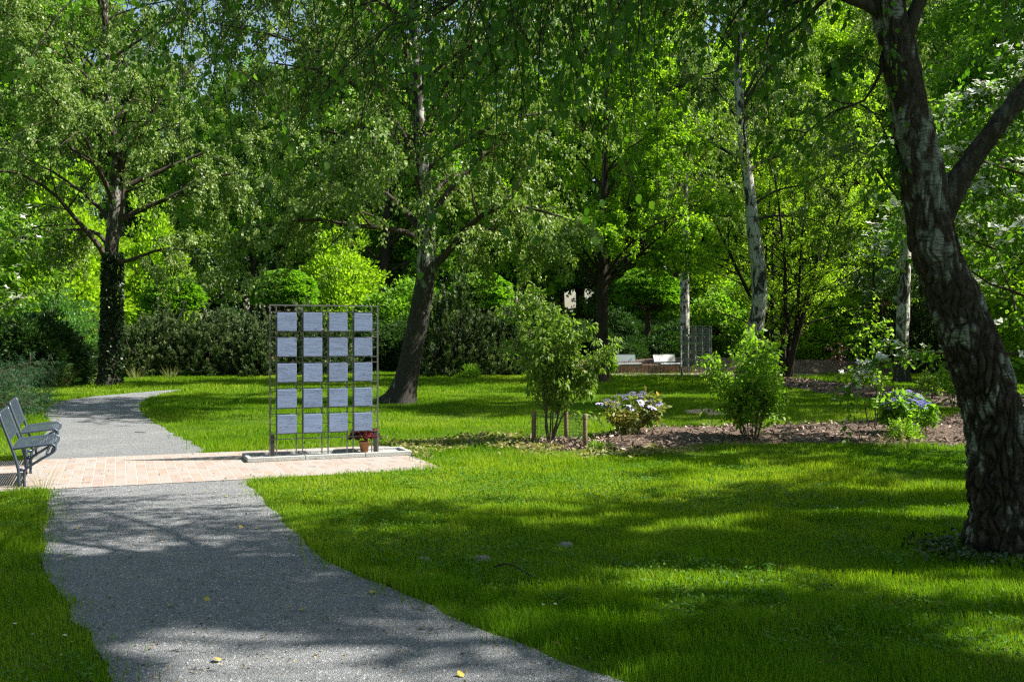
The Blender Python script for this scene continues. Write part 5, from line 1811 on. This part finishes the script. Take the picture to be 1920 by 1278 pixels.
# hydrangeas
def hydrangea(name, label, p, h, w, flower, nh, leafm, seed):
    n = 14
    az = np.arange(n) * 2.399 + seed
    P0 = np.stack([.08 * np.cos(az), .08 * np.sin(az), 0 * az], 1)
    D0 = np.stack([w * np.cos(az) * (.4 + .8 * rng.random(n)), w * np.sin(az) * (.4 + .8 * rng.random(n)), 0 * az + 1], 1)
    tm, cm = tree_mesh(name, M['stem_green'], leafm, None, (), extra=[(P0, D0, h * (.8 + .4 * rng.random(n)), .1, np.full(n, .008))],
                       cfg=dict(n_sec=4, sec_frac=.4, sec_t0=.25, sec_grav=-.1, n_tw=3, tw=(.06, .16), tw_grav=.1, per=5, leaf=(.10, .058), jit=.03, hang=.15, up=1.2, shape=OVATE, fold=.2, wob=.08, twig_r=.002))
    t = plant(name, label, 'shrub', (tm, cm), p, 0, 1.0, 'hydrangeas on the mulch bed', ('stem', 'foliage'))
    m = 34
    a = rng.random(m) * 6.28
    r = .062 * rng.random(m) ** .5
    c = np.stack([r * np.cos(a), r * np.sin(a), .012 - r * r * 3], 1)
    c = np.repeat(c, 4, 0)
    a = np.repeat(rng.random(m) * 6.28, 4) + np.tile(np.arange(4) * np.pi / 2, m)
    D = np.stack([np.cos(a), np.sin(a), .1 + .3 * rng.random(m * 4)], 1)
    S = np.stack([-np.sin(a), np.cos(a), 0 * a], 1)
    hm = leaf_mesh('flower_head', c, D, .019, .017, flower, 0, KITE, 0, None, S)
    k = np.arange(nh)
    az = k * 2.399 + seed
    rr_ = np.sqrt((k + .5) / nh)
    for i in range(nh):
        o = obj('flower_head', hm, t)
        R = rr_[i] * w * h * 1.05
        o.location = (R * math.cos(az[i]), R * math.sin(az[i]), h * (1.22 - .40 * rr_[i] ** 2) * (.86 + .2 * rng.random()) if i % 6 else h * (.35 + .3 * rng.random()))
        o.rotation_euler = (-.5 * rr_[i] * math.sin(az[i]) + .25 * rng.normal(), .5 * rr_[i] * math.cos(az[i]) + .25 * rng.normal(), rng.random() * 6)
        o.scale = (.8 + .5 * rng.random(),) * 3
    return t


hydrangea('hydrangea_bush', 'sunlit hydrangea with pale lilac flower heads and rusty leaves, right of the wire guard', at(1182, 818), .58, .85, M['lilac'], 30, M['hyd_leaf'], 1)
hydrangea('hydrangea_bush', 'shaded hydrangea with violet blue flower heads beside the young maple sapling', at(1695, 818), .60, .62, M['blue_flower'], 44, M['wood_leaf'], 2)


def sapling(name, label, p, h, n, leafm, spread=.12, leaf=(.058, .046), per=6, sec=7, stem='bark_dark', group=None, t0=.3):
    az = np.arange(n) * 2.399
    P0 = np.stack([.05 * np.cos(az), .05 * np.sin(az), 0 * az], 1)
    D0 = np.stack([spread * np.cos(az), spread * np.sin(az), 0 * az + 1], 1)
    tm, cm = tree_mesh(name, M[stem], leafm, None, (), extra=[(P0, D0, h * (.75 + .35 * rng.random(n)), 0, np.full(n, .011))],
                       cfg=dict(n_sec=sec, sec_frac=.26, sec_t0=t0, sec_grav=.1, n_tw=3, tw=(.08, .2), tw_grav=.1, per=per, leaf=leaf, jit=.04, hang=.2, up=1.3, shape=OVATE, fold=.1, wob=.06, flat=.5, twig_r=.002))
    plant(name, label, 'sapling', (tm, cm), p, .7, 1.0, group, ('stem', 'foliage'))


sapling('maple_sapling', 'thin young maple with sparse bright leaves beside the blue hydrangea', at(1637, 805), 2.0, 3, M['shrub_leaf'], .12)
sapling('copper_sapling', 'small dark red sapling behind the rear mulch bed', at(1568, 716), 1.5, 3, M['red_leaf'], .12, (.06, .045), 4)
sapling('young_shrub', 'young sunlit shrub close to the leaning birch trunk, beyond the mulch', at(1792, 768), 1.0, 5, M['shrub_leaf'], .3, (.08, .05))
sapling('young_shrub', 'low young shrub on the rear mulch bed right of the blue hydrangea', at(1745, 752), .7, 4, M['bush_leaf'], .3, (.07, .04))
sapling('young_shrub', 'small pale shrub at the lawn edge right of the maple stem', at(1143, 704), .6, 5, M['shrub_leaf'], .35, (.12, .07))
LOW = (dome('low_foliage', .30, .34, 120, 10, (.06, .032), M['shrub_leaf'], .08, .8, 0, .3, seed=11, shape=OVATE), stems('low_stems', 6, .22, .6, .006, M['stem_green'], 5, .03))
for (px, py, s, lb) in [(1700, 826, .8, 'low green perennial in front of the blue hydrangea'), (1120, 848, .4, 'tiny green seedling at the front edge of the mulch by the right stake'),
                        (1010, 712, 1.0, 'low green clump at the lawn edge left of the maple'), (880, 708, 1.3, 'low green clump under the pale dwarf pine'), (1140, 845, .3, 'tiny seedling on the mulch right of the wire guard')]:
    plant('perennial_plant', lb, 'plant', LOW, at(px, py), rng.random() * 6, s, 'low perennials', ('foliage', 'stem'))
BS = (dome('ball_foliage', .55, .62, 520, 16, (.08, .025), M['dark_leaf'], .08, .4, .02, .12, seed=12), stems('ball_stems', 5, .4, .6, .015, M['bark_dark'], 9, .05))
for (px, d, s, lb) in [(1498, 50.5, 1.0, 'dark round dwarf shrub on the mulch bank right of the hornbeam'), (1556, 51.5, 1.05, 'dark round dwarf shrub on the mulch bank behind the copper sapling'), (1180, 49.5, .9, 'dark round dwarf shrub behind the grey bench'), (1375, 47.5, .9, 'dark round dwarf shrub on the sandy ground by the slim birch')]:
    q = on(px, d)
    plant('dwarf_shrub', lb, 'shrub', BS, (q[0], q[1], .42 if d > 49 else .3), rng.random() * 6, s, 'round dwarf shrubs on the bank', ('foliage', 'stem'))
CS = (dome('copper_foliage', 1.1, 1.5, 600, 18, (.13, .09), M['red_leaf'], .25, .8, .8, .35, seed=13), stems('copper_stems', 6, 1.6, .35, .03, M['bark_dark'], 4))
for (px, d, s, lb) in [(1330, 52, .55, 'copper leaved bush behind the top of the far memorial screen'), (1372, 58, .7, 'second copper leaved bush, between the far memorial screen and the slim birch'), (1650, 49, .9, 'dark copper bush behind the young maple sapling')]:
    plant('copper_bush', lb, 'shrub', CS, (*on(px, d)[:2], .3), rng.random() * 6, (s, s, s * 1.4), 'copper leaved bushes', ('foliage', 'stem'))


# tall grass clumps
def tuft(name, n, h, spread, w, mat):
    a = rng.random(n) * 6.28
    P0 = np.stack([.12 * spread * np.cos(a), .12 * spread * np.sin(a), 0 * a], 1) * rng.random(n)[:, None] * 3
    D0 = np.stack([np.cos(a) * .35, np.sin(a) * .35, 0 * a + 1], 1)
    pl = grow(P0, D0, h * (.5 + .7 * rng.random(n)), 6, .7, .05)
    t = np.gradient(pl, axis=1)
    s = unit(np.cross(t, rdir(n)[:, None, :])) * (w / 2 * (1 - np.linspace(0, .95, 6) ** 1.5))[None, :, None]
    v = np.stack([pl - s, pl + s], 2).reshape(-1, 3)
    i, k = np.meshgrid(np.arange(n), np.arange(5), indexing='ij')
    b = i * 12 + k * 2
    f = np.stack([b, b + 1, b + 3, b + 2], -1).reshape(-1, 4)
    return mesh_np(name, v, f, mat, np.repeat(rng.random(n), 5))


TG = tuft('grass_tuft', 90, .75, 1.0, .012, M['tall_grass'])
TG2 = tuft('grass_tuft', 34, .45, .6, .006, M['tall_grass'])
for (px, py, s, me, lb) in [(105, 726, 1.2, TG, 'tall grass tuft at the left of the path bend'), (128, 722, .9, TG, 'smaller grass tuft right beside the tallest one at the path bend'), (195, 712, .8, TG, 'seeding grass tuft under the left dwarf pines'),
                            (255, 710, .7, TG, 'wispy grass tuft under the grey green dwarf pine'), (318, 709, .7, TG, 'wispy grass tuft below the leftmost ball tree'),
                            (1648, 838, 1.0, TG2, 'thin seeding grass tuft in front of the mulch under the maple sapling'), (1700, 838, 1.2, TG2, 'thin arching grass tuft in front of the blue hydrangea'), (78, 914, .55, TG2, 'little grass tuft at the paving edge beside the nearer bench'), (1000, 838, .8, TG2, 'grass tuft at the left stake of the wire guard')]:
    o = obj('grass_tuft', me)
    q = at(px, py)
    o.location = (q[0], q[1], 0)
    o.rotation_euler = (0, 0, rng.random() * 6)
    o.scale = (s, s, s)
    tag(o, lb, 'grass tuft', 'tall grass tufts')

# ------------------------------------------------------------------ camera, light, render
cam = bpy.data.cameras.new('camera')
cam.lens = 35.0
cam.sensor_width = 36.0
cam.clip_end = 2000
co = bpy.data.objects.new('camera', cam)
COL.objects.link(co)
co.location = (0, 0, H)
co.rotation_euler = (math.radians(90) - math.atan((639 - HY) / F), 0, 0)
scene.camera = co

EL, AZ = math.radians(46.5), math.radians(3.5)       # AZ: from +X towards +Y
sd = Vector((math.cos(EL) * math.cos(AZ), math.cos(EL) * math.sin(AZ), math.sin(EL)))
sun = bpy.data.lights.new('sun', 'SUN')
sun.energy = 5.0
sun.angle = math.radians(0.55)
sun.color = (1.0, 0.95, 0.86)
so = bpy.data.objects.new('sun', sun)
COL.objects.link(so)
so.rotation_euler = sd.to_track_quat('Z', 'Y').to_euler()
so.location = (20, 0, 30)

w = bpy.data.worlds.new('World')
scene.world = w
w.use_nodes = True
nt = w.node_tree
bg = nt.nodes['Background']
sky = nt.nodes.new('ShaderNodeTexSky')
sky.sky_type = 'NISHITA'
sky.sun_disc = False
sky.sun_elevation = EL
sky.sun_rotation = math.radians(90) - AZ
sky.air_density = 1.2
sky.dust_density = 1.8
sky.ozone_density = 1.2
nt.links.new(sky.outputs[0], bg.inputs['Color'])
bg.inputs['Strength'].default_value = 0.072

vs = scene.view_settings
vs.view_transform = 'Standard'
vs.look = 'None'
vs.gamma = 1.0
vs.exposure = 1.35
cy = scene.cycles
cy.max_bounces = 7
cy.diffuse_bounces = 4
cy.glossy_bounces = 2
cy.transmission_bounces = 4
cy.transparent_max_bounces = 4
cy.caustics_reflective = False
cy.caustics_refractive = False
cy.sample_clamp_indirect = 6.0
cy.filter_width = 1.25
cy.use_denoising = False
